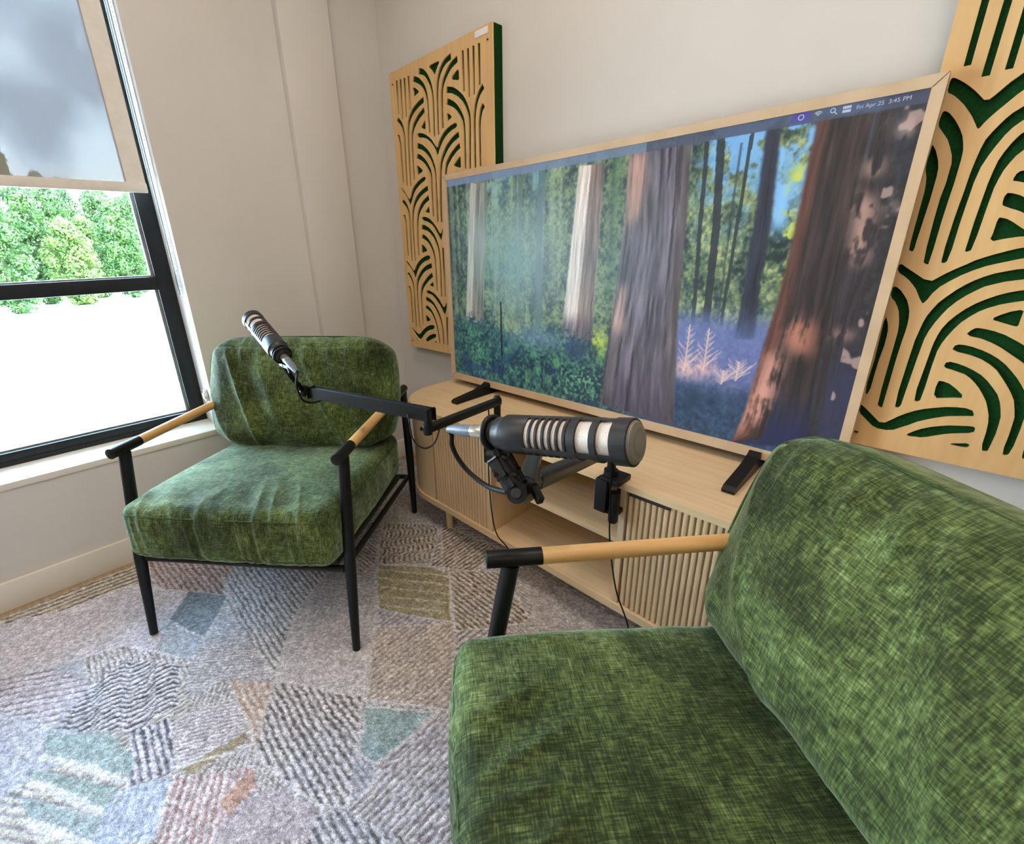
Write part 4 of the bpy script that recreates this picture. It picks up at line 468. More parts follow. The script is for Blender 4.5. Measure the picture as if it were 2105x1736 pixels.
def tree_mesh(seed, h, rad, conic):
    r = np.random.default_rng(seed); V = []; Fc = []
    for k in range(170):
        t = r.random()**.9; z = h*(.02+.94*t); env = (1-t)**.7 if conic else math.sqrt(max(.04, 1-(1.9*t-.85)**2))
        cs = rad*r.uniform(.20, .32); rr = max(0, rad*env-cs*.7)*math.sqrt(r.random()); a = r.random()*6.283
        m = 70; d = r.normal(size=(m, 3)); d /= np.linalg.norm(d, axis=1)[:, None]; P = np.array([rr*math.cos(a), rr*math.sin(a), max(z, cs*.7)])+d*cs*np.array([1, 1, .8])*r.uniform(.7, 1.05, (m, 1))
        for q, dd in zip(P, d):
            u = np.cross(dd, r.normal(size=3)); u /= np.linalg.norm(u)+1e-9; v = np.cross(dd, u); s = r.uniform(.07, .15); b = len(V); tw = dd*s*.35
            V += [q-u*s-tw, q-v*s*.6, q+u*s+tw, q+v*s*.6]; Fc.append((b, b+1, b+2, b+3))
    return V, Fc
tm = []
for k, (hh, rad, con) in enumerate([(9.0, 2.0, False), (10.4, 2.0, True), (6.8, 2.0, False), (9.4, 2.0, False)]):
    V, Fc = tree_mesh(20+k, hh, rad, con); me = bpy.data.meshes.new('foliage'); me.from_pydata([tuple(v) for v in V], [], Fc); me.update(); me.materials.append(leafs[k % 3]); tm.append((me, hh))
bmt = bmesh.new(); add_tube(bmt, [(0, 0, 0), (0, 0, 3), (.1, .1, 6)], [.16, .12, .05], 10); trunk_me = bpy.data.meshes.new('trunk'); bmt.to_mesh(trunk_me); bmt.free(); trunk_me.materials.append(bark_m)
tl_ = ['bright green broad tree', 'tall pointed green tree', 'yellowish green low tree', 'dense green round tree']
rows = []
for j in range(4):
    for i in range(6):
        y = -10.5+i*4.7+(j % 2)*2.3; x = -51.5-(y+5)*1.0-j*7.0
        rows.append((x, y, [2, 0, 3, 2, 0, 3, 1, 0, 3, 2, 0, 1, 3, 0, 1, 3, 3, 0, 0, 3, 1, 0, 3, 0][j*6+i], 1.16+.13*j+(0.04 if i % 2 else 0)))
wn = ['front', 'second', 'third', 'farthest']
for n_, (x, y, k, s) in enumerate(rows):
    t = thing('tree', '%s in the %s row of the woods beyond the pale yard' % (tl_[k], wn[n_//6]), 'tree', (x, y, -3.0), (0, 0, x*3+y), 'trees in the woods beyond the yard')
    t.scale = (1.15, 1.15, s)
    f = bpy.data.objects.new('foliage', tm[k][0]); link(f, t); tr = bpy.data.objects.new('trunk', trunk_me); link(tr, t)

# ------------------------------------------------------------------ housings for the added ceiling lights (above the picture)
for i, (lx, ly) in enumerate(LAMP_POS):
    lt = thing('added_ceiling_light', 'square white light panel added overhead, out of view', 'ceiling light', (lx, ly, CEIL), None, 'added ceiling light panels')
    bm = bmesh.new(); add_box(bm, -.31, .31, -.31, .31, -.028, 0, bev=.004); bm_obj('housing', bm, white_m, lt)

# ------------------------------------------------------------------ acoustic panels
def board_with_slots(x0, x1, z0, z1, slots, yf, th, name, mat, parent, origin):
    cu = bpy.data.curves.new(name, 'CURVE'); cu.dimensions = '2D'; cu.fill_mode = 'BOTH'; cu.extrude = th/2
    def add(poly):
        s = cu.splines.new('POLY'); s.points.add(len(poly)-1)
        for p, (a, b) in zip(s.points, poly): p.co = (a, b, 0, 1)
        s.use_cyclic_u = True
    add([(x0, z0), (x1, z0), (x1, z1), (x0, z1)])
    for s in slots: add(s)
    o = bpy.data.objects.new(name, cu); col.objects.link(o)
    dg = bpy.context.evaluated_depsgraph_get(); me = bpy.data.meshes.new_from_object(o.evaluated_get(dg)); bpy.data.objects.remove(o)
    me.transform(Matrix.Translation(-Vector(origin)) @ Matrix(((1, 0, 0, 0), (0, 0, -1, yf+th/2), (0, 1, 0, 0), (0, 0, 0, 1))))
    me.materials.clear(); me.materials.append(mat); me.name = name
    return link(bpy.data.objects.new(name, me), parent)
def acoustic(x0, x1, z0, z1, slots, label, patch):
    org = ((x0+x1)/2, YB, z0)
    t = thing('acoustic_panel', label, 'acoustic panel', org, None, 'slotted wooden acoustic panels on the wall')
    sl = [[(s[i]/1000, s[i+1]/1000) for i in range(0, len(s), 2)] for s in slots]
    board_with_slots(x0, x1, z0, z1, sl, 1.35, .0065, 'slotted_face', panelwood_m, t, org)
    bm = bmesh.new(); add_box(bm, x0, x1, 1.3568, YB-.0002, z0, z1, bev=.002); bmesh.ops.translate(bm, verts=bm.verts, vec=-Vector(org)); o = bm_obj('felt_core', bm, felt_m, t)
    o['label'] = 'dark green felt core'
    for sx in (x0+.022, x1-.022):
        for sz in (z0+.03, z1-.045):
            bm = bmesh.new(); add_lathe(bm, [(-.0022, .003), (-.001, .0038), (.002, .0038)], 14, 'Y')
            bmesh.ops.transform(bm, matrix=Matrix.Translation(Vector((sx, 1.35, sz))-Vector(org)) @ Matrix.Rotation(math.radians(0), 4, 'X'), verts=bm.verts)
            bm_obj('screw', bm, gun_m, t, smooth=True, autos=40)
    if patch:
        bm = bmesh.new(); add_box(bm, x1-.085, x1-.020, 1.3485, 1.3500, z1-.026, z1-.006, bev=.0006); bmesh.ops.translate(bm, verts=bm.verts, vec=-Vector(org))  # thin white box on the face's top corner
        o = bm_obj('patch', bm, white_m, t); o['label'] = 'small white sticker at the top corner'
    return t
def lathe_y_fix(): pass
acoustic(-1.918, -1.297, .672, 1.857, LEFT_SLOTS, 'wooden acoustic panel with palm slots hung beside the corner, left of the television', True)
acoustic(-.120, .500, .664, 1.857, RIGHT_SLOTS, 'wooden acoustic panel with palm slots hung right of the television, behind the near armchair', False)

# ------------------------------------------------------------------ media console
CT, CBZ, CFY, CBY = .547, .128, .99, 1.385
CX0, CX1, CR = -1.600, .085, .215
con = thing('media_console', 'light oak media console with rounded ends and fluted doors under the television', 'media console', ((CX0+CX1)/2, CBY, 0))
CO = Vector(con.location)
def cpart(name, bm, m, smooth=False, au=35, parent=None):
    bmesh.ops.translate(bm, verts=bm.verts, vec=-CO); return bm_obj(name, bm, m, parent or con, smooth=smooth, autos=au)
def outline(ins=0, n=12):
    r = CR-ins; P = []
    for k in range(n+1):
        a = math.pi+math.pi/2*k/n; P.append((CX0+CR+r*math.cos(a), CFY+CR+r*math.sin(a)))
    for k in range(n+1):
        a = 1.5*math.pi+math.pi/2*k/n; P.append((CX1-CR+r*math.cos(a), CFY+CR+r*math.sin(a)))
    P.append((CX1-ins, CBY)); P.append((CX0+ins, CBY)); return P
def slab(z0, z1, ins=0, bev=.003):
    bm = bmesh.new(); add_prism(bm, outline(ins), z0, z1)
    es = [e for e in bm.edges if abs(e.verts[0].co.z-e.verts[1].co.z) < 1e-6 and e.calc_face_angle(0) > .5]
    bmesh.ops.bevel(bm, geom=es, offset=bev, segments=2, affect='EDGES'); return bm
cpart('top', slab(CT-.020, CT), light_wood, True)
cpart('base_board', slab(CBZ, CBZ+.024), light_wood, True)
bm = bmesh.new(); add_box(bm, CX0+CR, CX1-CR, CBY-.012, CBY-.002, CBZ+.024, CT-.020); cpart('back_board', bm, light_wood)
DL, DR = -1.006, -.500        # inner dividers
for xx in (DL, DR):
    bm = bmesh.new(); add_box(bm, xx-.009, xx+.009, CFY+.006, CBY-.012, CBZ+.024, CT-.020, bev=.001); cpart('divider', bm, light_wood_v)
bm = bmesh.new(); add_box(bm, DL+.009, DR-.009, CFY+.03, CBY-.012, .335, .352, bev=.001); cpart('shelf', bm, light_wood)
def curved_end(cx, a0, a1, name, xin):
    bm = bmesh.new(); r = CR-.008; n = 14; z0, z1 = CBZ+.024, CT-.020; cy = CFY+CR
    Q = [(cx+r*math.cos(a0+(a1-a0)*k/n), cy+r*math.sin(a0+(a1-a0)*k/n)) for k in range(n+1)]
    Qi = [(cx+(r-.014)*math.cos(a0+(a1-a0)*k/n), cy+(r-.014)*math.sin(a0+(a1-a0)*k/n)) for k in range(n+1)]
    ext = (Q[0][0], CBY-.002) if abs(math.sin(a0)) < .1 else (Q[-1][0], CBY-.002)
    if abs(math.sin(a0)) < .1: Q = [ext]+Q; Qi = [(Qi[0][0], CBY-.002)]+Qi
    else: Q = Q+[ext]; Qi = Qi+[(Qi[-1][0], CBY-.002)]
    if xin: 
        if a0 > 4: Q = [(xin, Q[0][1])]+Q; Qi = [(xin, Qi[0][1])]+Qi
        else: Q = Q+[(xin, Q[-1][1])]; Qi = Qi+[(xin, Qi[-1][1])]
    add_prism(bm, Q+Qi[::-1], z0, z1); return cpart(name, bm, light_wood_v, True, 25)
curved_end(CX0+CR, math.pi, 1.5*math.pi, 'side_panel', -1.3275)
curved_end(CX1-CR, 1.5*math.pi, 2*math.pi, 'side_panel', -.139)
def fluted(name, x0, x1):
    pitch = .0155; z0, z1 = CBZ+.026, CT-.023; bm = bmesh.new(); n = round((x1-x0)/pitch); pitch = (x1-x0)/n; prof = []
    for i in range(n):
        xa = x0+i*pitch; g = .0034; yf = CFY+.008
        prof += [(xa, yf+.009), (xa+g, yf+.009), (xa+g+.0002, yf+.003), (xa+g+.0014, yf+.0008), (xa+g+.0036, yf), (xa+pitch-.0036, yf), (xa+pitch-.0014, yf+.0008), (xa+pitch-.0002, yf+.003)]
    prof += [(x1, yf+.010), (x1, CFY+.028), (x0, CFY+.028)]
    add_prism(bm, prof, z0, z1); return cpart(name, bm, light_wood_v, True, 30)
dl = fluted('door', -1.322, DL-.010); dr = fluted('door', DR+.012, -.144)
# dark-coloured bars stand in for the shaded finger gaps atop each door
gap_shade_m = noise_mat('recess_shade', srgb(36, 24, 16), srgb(46, 32, 22), 30, .7)
for par, a, b in ((dl, DL-.13, DL-.02), (dr, DR+.018, DR+.125)):
    bm = bmesh.new(); add_box(bm, a, b, CFY+.0035, CFY+.022, CT-.0320, CT-.0205); cpart('finger_pull', bm, gap_shade_m, parent=par)
for lx, ly in ((CX0+CR+.09, CFY+.05), (CX1-CR-.09, CFY+.05), (CX0+CR+.09, CBY-.05), (CX1-CR-.09, CBY-.05)):
    bm = bmesh.new(); add_tube(bm, [(lx, ly, .0128), (lx, ly, CBZ)], [.013, .017], 20); cpart('leg', bm, light_wood_v, True)
# ------------------------------------------------------------------ television
TX0, TX1, TZ0, TZ1, TY = -1.553, -.102, .575, 1.418, 1.31
SX0, SX1, SZ0, SZ1 = -1.530, -.122, .603, 1.397
tv = thing('television', 'large television in a pale wood bezel showing a misty redwood forest', 'television', ((TX0+TX1)/2, TY+.02, CT))
TO = Vector(tv.location)
def tpart(name, bm, m, smooth=False, parent=None):
    bmesh.ops.translate(bm, verts=bm.verts, vec=-TO); return bm_obj(name, bm, m, parent or tv, smooth=smooth, autos=35)
bm = bmesh.new()
o_ = [(TX0, TZ0), (TX1, TZ0), (TX1, TZ1), (TX0, TZ1)]; i_ = [(SX0, SZ0), (SX1, SZ0), (SX1, SZ1), (SX0, SZ1)]
of = [bm.verts.new((x, TY, z)) for x, z in o_]; ob = [bm.verts.new((x, TY+.026, z)) for x, z in o_]
inf = [bm.verts.new((x, TY+.0005, z)) for x, z in i_]; inb = [bm.verts.new((x, TY+.012, z)) for x, z in i_]
for k in range(4):
    j = (k+1) % 4; bm.faces.new((of[k], of[j], inf[j], inf[k])); bm.faces.new((of[j], of[k], ob[k], ob[j])); bm.faces.new((inf[k], inf[j], inb[j], inb[k])); bm.faces.new((ob[k], ob[j], inb[j], inb[k]))
tpart('bezel', bm, tvwood_m)
# fine mitre joints at the four corners
joint_m = noise_mat('joint_line', srgb(120, 92, 64), srgb(130, 102, 72), 30, .6)
for (ax, az), (bx, bz) in zip(o_, i_):
    bm = bmesh.new(); add_tube(bm, [Vector((ax, TY-.0002, az)), Vector((bx, TY-.0002, bz))], .0006, 6); tpart('mitre_joint', bm, joint_m)
bm = bmesh.new(); add_box(bm, TX0+.01, TX1-.01, TY+.013, TY+.036, TZ0+.01, TZ1-.01, bev=.003); tpart('back_cover', bm, blackpl_m)
for fx in (-1.318, -.288):
    bm = bmesh.new(); s = .0150
    prof = [(1.118, CT+.0005), (1.112, CT+.010), (1.125, CT+.018), (1.235, CT+.029), (1.285, CT+.041), (1.305, CT+.05), (1.312, TZ0+.006), (1.345, TZ0+.006), (1.352, CT+.03), (1.375, CT+.010), (1.378, CT+.0005)]
    add_prism(bm, prof, fx-s, fx+s, lambda y, z, x: (x, y, z)); tpart('foot', bm, black_m)
# ---- screen picture, painted as colours on a fine grid
def vnoise(x, y, seed=0):
    xi = np.floor(x).astype(np.int64); yi = np.floor(y).astype(np.int64); fx = x-xi; fy = y-yi; fx = fx*fx*(3-2*fx); fy = fy*fy*(3-2*fy)
    def h(a, b):
        n = (a*374761393+b*668265263+seed*974634777) & 0x7fffffff; n = ((n ^ (n >> 13))*1274126177) & 0x7fffffff; return ((n ^ (n >> 16)) & 0xffff)/65535.0
    return (h(xi, yi)*(1-fx)+h(xi+1, yi)*fx)*(1-fy)+(h(xi, yi+1)*(1-fx)+h(xi+1, yi+1)*fx)*fy
def fbm(x, y, o=4, seed=0):
    s = 0; a = 1; t = 0
    for k in range(o): s = s+a*vnoise(x*2**k, y*2**k, seed+k*17); t += a; a *= .55
    return s/t
def sst(a, b, x): t = np.clip((x-a)/(b-a), 0, 1); return t*t*(3-2*t)
def inpoly(P, x, y):
    c = np.zeros(x.shape, bool); n = len(P)
    for i in range(n):
        x1, y1 = P[i]; x2, y2 = P[(i+1) % n]
        if y1 == y2: continue
        c ^= ((y1 > y) != (y2 > y)) & (x < (x2-x1)*(y-y1)/(y2-y1)+x1)
    return c
def C255(*c): return np.array(c, float)
def paint_screen():
    nx, ny = 700, 394
    U, Vv = np.meshgrid(np.linspace(0, 1, nx), np.linspace(0, 1, ny)); asp = 1.77
    X = U*asp; Y = Vv; img = np.zeros((ny, nx, 3))
    def mixin(m, c): nonlocal img; m = np.clip(m, 0, 1)[..., None]; img = img*(1-m)+np.asarray(c)*m
    # foliage wall
    f = fbm(X*30, Y*24, 5, 1); f2 = fbm(X*9, Y*6, 3, 9); f3 = fbm(X*100, Y*84, 3, 31)
    tone = np.clip((f*.45+f2*.35+f3*.50-.46)*3.0, 0, 1)[..., None]
    img[:] = C255(22, 42, 46)*(1-tone)+C255(126, 146, 104)*tone
    mixin(sst(.58, .72, f3*.5+f*.5)*.65*(U > .6), C255(190, 194, 130))
    # sky holes
    sk = sst(.46, .58, fbm(X*42, Y*34, 4, 5)*.62+.26*fbm(X*8, Y*5, 2, 6)+.16*sst(.45, 1.0, Vv))
    skm = sk*(sst(.68, .74, U)*sst(.60, .95, Vv)*.9+.35*np.exp(-((U-.19)/.05)**2)*sst(.75, 1, Vv)+.55*np.exp(-((U-.325)/.02)**2)*sst(.82, .97, Vv)+.30*np.exp(-((U-.245)/.02)**2)*sst(.9, .99, Vv))
    mixin(skm, C255(120, 180, 236))
    mixin(sst(.40, .52, fbm(X*26, Y*20, 3, 44))*np.exp(-((U-.848)/.017)**2)*sst(.66, .74, Vv), C255(130, 190, 246))
    mixin(sst(.45, .56, fbm(X*34, Y*26, 3, 45))*np.exp(-((U-.865)/.012)**2)*sst(.5, .7, Vv)*(1-sst(.84, .9, Vv)), C255(196, 210, 90))
    # vertical streaks of far trunks in the haze
    st = vnoise(X*55, Y*1.2, 77); mixin(sst(.62, .8, st)*.45*(U < .7)*sst(.25, .4, Vv), C255(150, 172, 158)); mixin(sst(.7, .85, 1-st)*.5*(U < .55), C255(40, 66, 66))
    for cu, wd_, cc in ((.245, .008, (150, 168, 110)), (.385, .016, (150, 170, 112)), (.40, .006, (190, 200, 150)), (.268, .003, (170, 190, 160)), (.54, .014, (70, 108, 72))):
        mixin(np.exp(-((U-cu)/wd_)**2)*.55*sst(.3, .6, Vv)*(.5+.9*(f3-.2)), C255(*cc))
    def blur(m, k):
        m = m.astype(float)
        for _ in range(2):
            for ax in (0, 1):
                p = np.pad(m, [(k+1, k) if a == ax else (0, 0) for a in (0, 1)], mode='edge'); c = np.cumsum(p, ax)
                m = (np.take(c, np.arange(2*k+1, c.shape[ax]), ax)-np.take(c, np.arange(0, c.shape[ax]-2*k-1), ax))/(2*k+1)
        return m
    def sp_(k, r=5): return blur(inpoly(SCR[k], U, Vv), r)
    def thin(P, w, c, a=.85):
        P = np.array(P); o = np.argsort(P[:, 1]); xc = np.interp(Vv, P[o, 1], P[o, 0]); m = (np.abs(U-xc) < w)*((Vv > P[:, 1].min()) & (Vv < P[:, 1].max())); mixin(m*a, C255(*c))
    thin([[.738, .97]]+SCR['thinA'][1:]+[[.757, .36]], .007, (24, 34, 44)); thin([[.714, .97]]+SCR['thinB']+[[.731, .38]], .004, (28, 40, 46)); thin([[.787, .97], [.783, .4]], .003, (30, 44, 50)); thin([[.772, .95], [.776, .4]], .0022, (44, 60, 58), .6); thin(SCR['thinC'], .006, (66, 92, 84), .6); thin(SCR['thinD'], .010, (62, 88, 98), .75); thin(SCR['thinF'], .003, (150, 176, 180), .5)
    # ground
    gy = .30+.02*np.sin(U*20)+.03*(fbm(X*6, Y*0+1, 3, 3)-.5); g = sst(gy+.03, gy-.03, Vv) if False else 1-sst(gy-.04, gy+.04, Vv)
    bush = np.clip((f*.5+f3*.6-.40)*2.8, 0, 1)[..., None]*(C255(80, 132, 98)-C255(14, 42, 62))+C255(14, 42, 62)
    mixin(g*(U < .62), bush)
    bl = fbm(X*5, Y*8, 3, 61); mixin(g*(U < .6)*sst(.5, .7, bl)*.7, C255(18, 42, 84))
    gr = np.clip((f*.5+f3*.5-.3)*1.6, 0, 1)[..., None]*(C255(82, 104, 128)-C255(30, 52, 84))+C255(30, 52, 84)
    mixin((1-sst(.17, .25, Vv))*(U > .6), gr)
    mixin((1-sst(.36, .46, Vv))*sst(.14, .24, Vv)*(U > .62)*.92, C255(92, 98, 150)+(f3[..., None]-.5)*36)
    mixin(np.exp(-((Vv-.36)/.06)**2)*(U > .66)*.55, C255(120, 146, 196))
    mixin(np.exp(-((U-.52)/.022)**2-((Vv-.28)/.05)**2)*1.3*(f3*.9+.35), C255(168, 190, 70))
    mixin(np.exp(-((U-.255)/.03)**2-((Vv-.30)/.03)**2)*(f3*.9+.25), C255(142, 158, 90))
    mixin(sst(.52, .62, f3)*np.exp(-((U-.46)/.06)**2-((Vv-.10)/.07)**2)*.9, C255(96, 168, 100))
    pk = sp_('pink', 6); mixin(pk*.8*np.clip(f3*1.6, 0, 1), C255(224, 176, 166))
    for a, b in (SCR['bare1'], SCR['bare2']):
        x0, y0 = b; L = a[1]-b[1]
        for k in range(15):
            ys = y0+L*(.05+.055*k); sg = 1 if k % 2 else -1; ln = L*.42*(1.05-k/15); q = (U-x0)*sg
            mixin(np.exp(-((Vv-ys-q*1.7*asp)/.0035)**2)*(q > 0)*(q < ln*.33*(.5+.8*((k*7) % 5)/5))*.42, C255(222, 186, 170))
        mixin((np.abs(U-x0) < .0018)*(Vv > y0)*(Vv < y0+L)*.7, C255(226, 190, 172))
    mixin(sp_('fir', 6)*sst(.35, .5, f3)*1.1, C255(20, 44, 66))
    def trunk(key, cdark, clit, litside=.28, br=.5, seed=3, base=None):
        P = SCR[key]; m0 = inpoly(P, U, Vv); m = blur(m0, 1)
        xs = np.where(m0 > 0, U, np.nan); 
        with np.errstate(all='ignore'):
            import warnings
            with warnings.catch_warnings():
                warnings.simplefilter('ignore'); lo = np.nanmin(xs, 1)[:, None]; hi = np.nanmax(xs, 1)[:, None]
        w = np.nan_to_num((U-lo)/(hi-lo+1e-6)); bark = fbm(w*9+.4*np.sin(Y*6), Y*5, 4, seed); fine = fbm(w*26+.5*np.sin(Y*9), Y*9, 3, seed+5)
        c = C255(*cdark)*(1+(np.clip(bark*.6+fine*.6-.15, .0, 1)[..., None]-.45)*1.5)
        l = (1-sst(litside-.06, litside+.06, w+.05*(bark-.5)))[..., None]*br
        c = c*(1-l)+C255(*clit)*(.65+.6*fine[..., None])*l
        mixin(m, c); return w, bark, fine, m
    trunk('T1', (112, 106, 96), (198, 186, 176), .36, .8, 3)
    w, bk, fn, m = trunk('T2', (118, 100, 92), (240, 222, 212), .48, .95, 5)
    mixin(m*(1-sst(.33, .42, Vv))*.75, (C255(78, 66, 80)*(.6+.9*fn[..., None])))
    trunk('T4', (34, 38, 52), (46, 54, 76), .3, .5, 8)
    mixin((1-sst(.33, .50, Vv+.05*(f-.5)))*sst(.16, .26, Vv)*sst(.68, .70, U)*.85, C255(98, 112, 162)+(f3[..., None]-.5)*30)
    mixin(sp_('pink', 9)*1.1*np.clip(f3*1.7, 0, 1), C255(226, 182, 172)); mixin((1-sst(.08, .17, Vv+.06*(f-.5)))*(U > .69)*.8, (C255(40, 66, 92)*(.5+1.0*f3[..., None])))
    for (x0, y0), L in ((SCR['bare1'][1], .17), (SCR['bare2'][1], .15), ((.825, .22), .07), ((.80, .20), .05)):
        for k in range(26):
            ys = y0+L*(.02+.037*k); sg = 1 if (k*5) % 3 else -1; q = (U-x0)*sg; ln = .022*(1.1-k/26)*(.5+((k*7) % 5)/5)
            mixin(np.exp(-((Vv-ys-q*(1.2+.5*((k*3) % 4)))/.0030)**2)*(q > 0)*(q < ln)*.55, C255(228, 196, 186))
        mixin((np.abs(U-x0) < .0015)*(Vv > y0)*(Vv < y0+L)*.7, C255(226, 190, 172))
    w, bk, fn, m = trunk('T3', (92, 86, 96), (122, 110, 106), .16, .4, 21)
    crack = sst(.60, .72, fbm(w*16, Y*3.5+w, 3, 70)); mixin(m*crack*.75, C255(34, 30, 44)); mixin(m*sst(.72, .98, w)*.35, C255(88, 76, 70)); mixin(m*(1-sst(.0, .35, Vv))*.35, C255(44, 40, 62))
    for k in ('lit3a', 'lit3b'): mixin(m*sp_(k, 7)*1.0*(.35+.9*fn), C255(212, 164, 140) if k == 'lit3a' else C255(226, 178, 156))
    mixin(sst(.945, .96, U)*.92, (C255(36, 33, 38)*(.6+.9*f3[..., None]))); trunk('T6', (46, 40, 44), (58, 48, 46), .3, .4, 12)
    w, bk, fn, m = trunk('T5', (50, 40, 38), (112, 66, 54), .22, .7, 30)
    for k, cc, al in (('lit5a', (196, 128, 106), .7), ('lit5b', (206, 150, 134), .85)):
        mixin(m*sp_(k, 8)*al*1.25*sst(.30, .58, fbm(X*26, Y*20, 3, 93)*.6+fn*.4), C255(*cc))
    mixin(m*(1-sst(.06, .26, Vv))*(w > .40)*.8, C255(28, 38, 84))
    for k, cc in (('lit6a', (206, 170, 150)), ('lit6b', (176, 140, 126)), ('lit6c', (190, 148, 136)), ('lit7', (206, 176, 164)), ('lit8', (214, 190, 176)), ('lit9', (140, 122, 108))):
        mixin(sp_(k, 6)*1.1*sst(.32, .55, fbm(X*60, Y*26, 3, 55)), C255(*cc))
    mixin(sst(.955, .975, U)*(1-sst(.25, .4, Vv))*.5, C255(52, 60, 104)); mixin((U > .975)*(Vv > .2)*sst(.60, .68, fbm(X*28, Y*18, 3, 66))*.7, C255(196, 168, 156))
    fb = 1-sst(gy-.05, gy+.035, Vv+.10*(f3-.5)+.05*(f-.5)); mixin(fb*(1-sst(.50, .54, U)), bush); mixin(fb*(1-sst(.50, .54, U))*sst(.5, .7, bl)*.6, C255(18, 42, 84)); mixin(sst(.52, .66, f3)*np.exp(-((U-.47)/.06)**2-((Vv-.10)/.07)**2)*.7, C255(116, 168, 122))
    # mist in the left half (part of the picture on the screen)
    hz = np.exp(-((U-.25)/.17)**2)*(np.exp(-((Vv-.62)/.30)**2)); mixin(hz*.80, C255(110, 148, 150)); mixin(np.exp(-((U-.12)/.06)**2-((Vv-.72)/.14)**2)*.35, C255(176, 196, 196))
    mixin(np.exp(-((U-.56)/.10)**2-((Vv-.62)/.2)**2)*.22, C255(110, 144, 160)); mixin(np.exp(-((U-.34)/.09)**2-((Vv-.27)/.05)**2)*.5, C255(128, 150, 180))
    thin(SCR['thinE'], .0035, (16, 28, 40), .9)
    mixin(sst(.10, .0, U)*0, C255(0, 0, 0))
    vg = (1-sst(0, .10, U))*.35; mixin(vg, C255(30, 46, 50))
    # menu bar
    mb = (Vv > .972); mixin(mb*.85, np.where((U < .6)[..., None], C255(104, 122, 150), C255(66, 74, 98)))
    mixin(((np.abs(U-.854) < .012) & (Vv > .975))*.9, C255(72, 66, 150))
    lin = np.where(img/255 <= .04045, img/255/12.92, ((np.clip(img, 0, 255)/255+.055)/1.055)**2.4)
    return U, Vv, lin
U, Vv, lin = paint_screen(); ny, nx = U.shape
vx = np.stack([SX0+U*(SX1-SX0), np.full_like(U, TY+.0055), SZ0+Vv*(SZ1-SZ0)], -1).reshape(-1, 3)-np.array(TO)
ii = np.arange((ny-1)*(nx-1)); r_, c_ = ii//(nx-1), ii % (nx-1); a = r_*nx+c_
fc = np.stack([a, a+1, a+nx+1, a+nx], 1).astype(np.int32)
def grid_mesh(name, vx, fc, cols=None):
    me = bpy.data.meshes.new(name); me.vertices.add(len(vx)); me.vertices.foreach_set('co', vx.astype(np.float32).ravel())
    me.loops.add(fc.size); me.loops.foreach_set('vertex_index', fc.ravel()); me.polygons.add(len(fc)); me.polygons.foreach_set('loop_start', np.arange(len(fc), dtype=np.int32)*4)
    me.polygons.foreach_set('loop_total', np.full(len(fc), 4, np.int32)) if False else None
    me.update(calc_edges=True); me.validate()
    if cols is not None:
        at = me.color_attributes.new('picture', 'FLOAT_COLOR', 'POINT'); at.data.foreach_set('color', np.concatenate([cols.reshape(-1, 3), np.ones((len(vx), 1))], 1).astype(np.float32).ravel())
    return me
me = grid_mesh('screen', vx, fc, lin)
m, t, p = new_mat('lit_screen'); at = N(t, 'ShaderNodeAttribute', attribute_name='picture')
t.links.new(at.outputs['Color'], p.inputs['Emission Color']); p.inputs['Emission Strength'].default_value = .78; p.inputs['Base Color'].default_value = (.012, .014, .016, 1); p.inputs['Roughness'].default_value = .38; p.inputs['Specular IOR Level'].default_value = .5
me.materials.append(m); o = link(bpy.data.objects.new('screen', me), tv); scr_o = o
txt_m, t, p = new_mat('menu_text'); p.inputs['Emission Color'].default_value = srgb(176, 184, 206); p.inputs['Emission Strength'].default_value = .75; p.inputs['Base Color'].default_value = (.02, .02, .02, 1)
def text_mesh(name, s, size, x, z, parent, align='LEFT'):
    cu = bpy.data.curves.new(name, 'FONT'); cu.body = s; cu.size = size; cu.align_x = align; cu.extrude = .0001; o = bpy.data.objects.new(name, cu); col.objects.link(o)
    dg = bpy.context.evaluated_depsgraph_get(); me = bpy.data.meshes.new_from_object(o.evaluated_get(dg)); bpy.data.objects.remove(o)
    me.transform(Matrix.Translation(Vector((x, TY+.0048, z))-TO) @ Matrix(((1, 0, 0, 0), (0, 0, -1, 0), (0, 1, 0, 0), (0, 0, 0, 1)))); me.materials.clear(); me.materials.append(txt_m)
    return link(bpy.data.objects.new(name, me), parent)
mz = SZ0+(SZ1-SZ0)*.982
text_mesh('clock_text', 'Fri Apr 25  3:45 PM', .0105, SX0+(SX1-SX0)*.922, mz+.001, scr_o)
def sx(u): return SX0+(SX1-SX0)*u
def icon(name, fn):
    bm = bmesh.new(); fn(bm); tpart(name, bm, txt_m, parent=None).parent = scr_o
yI = TY+.0048
def arc_pts(cx, cz, r, a0, a1, n=10): return [(cx+r*math.cos(a0+(a1-a0)*k/n), yI, cz+r*math.sin(a0+(a1-a0)*k/n)) for k in range(n+1)]
def wifi(bm):
    for r in (.003, .006, .009): add_tube(bm, arc_pts(sx(.876), mz+.001, r, math.pi*.25, math.pi*.75), .0009, 6)
icon('wifi_icon', wifi)
icon('search_icon', lambda bm: (add_tube(bm, arc_pts(sx(.894), mz+.007, .004, 0, 6.28, 16), .0009, 6), add_tube(bm, [(sx(.894)+.003, yI, mz+.004), (sx(.894)+.008, yI, mz-.001)], .0009, 6)))
icon('control_icon', lambda bm: (add_box(bm, sx(.911)-.007, sx(.911)+.007, yI-.0003, yI+.0003, mz+.006, mz+.011), add_box(bm, sx(.911)-.007, sx(.911)+.007, yI-.0003, yI+.0003, mz-.001, mz+.004)))
icon('round_icon', lambda bm: add_tube(bm, arc_pts(sx(.854), mz+.005, .005, 0, 6.28, 18), .0009, 6))

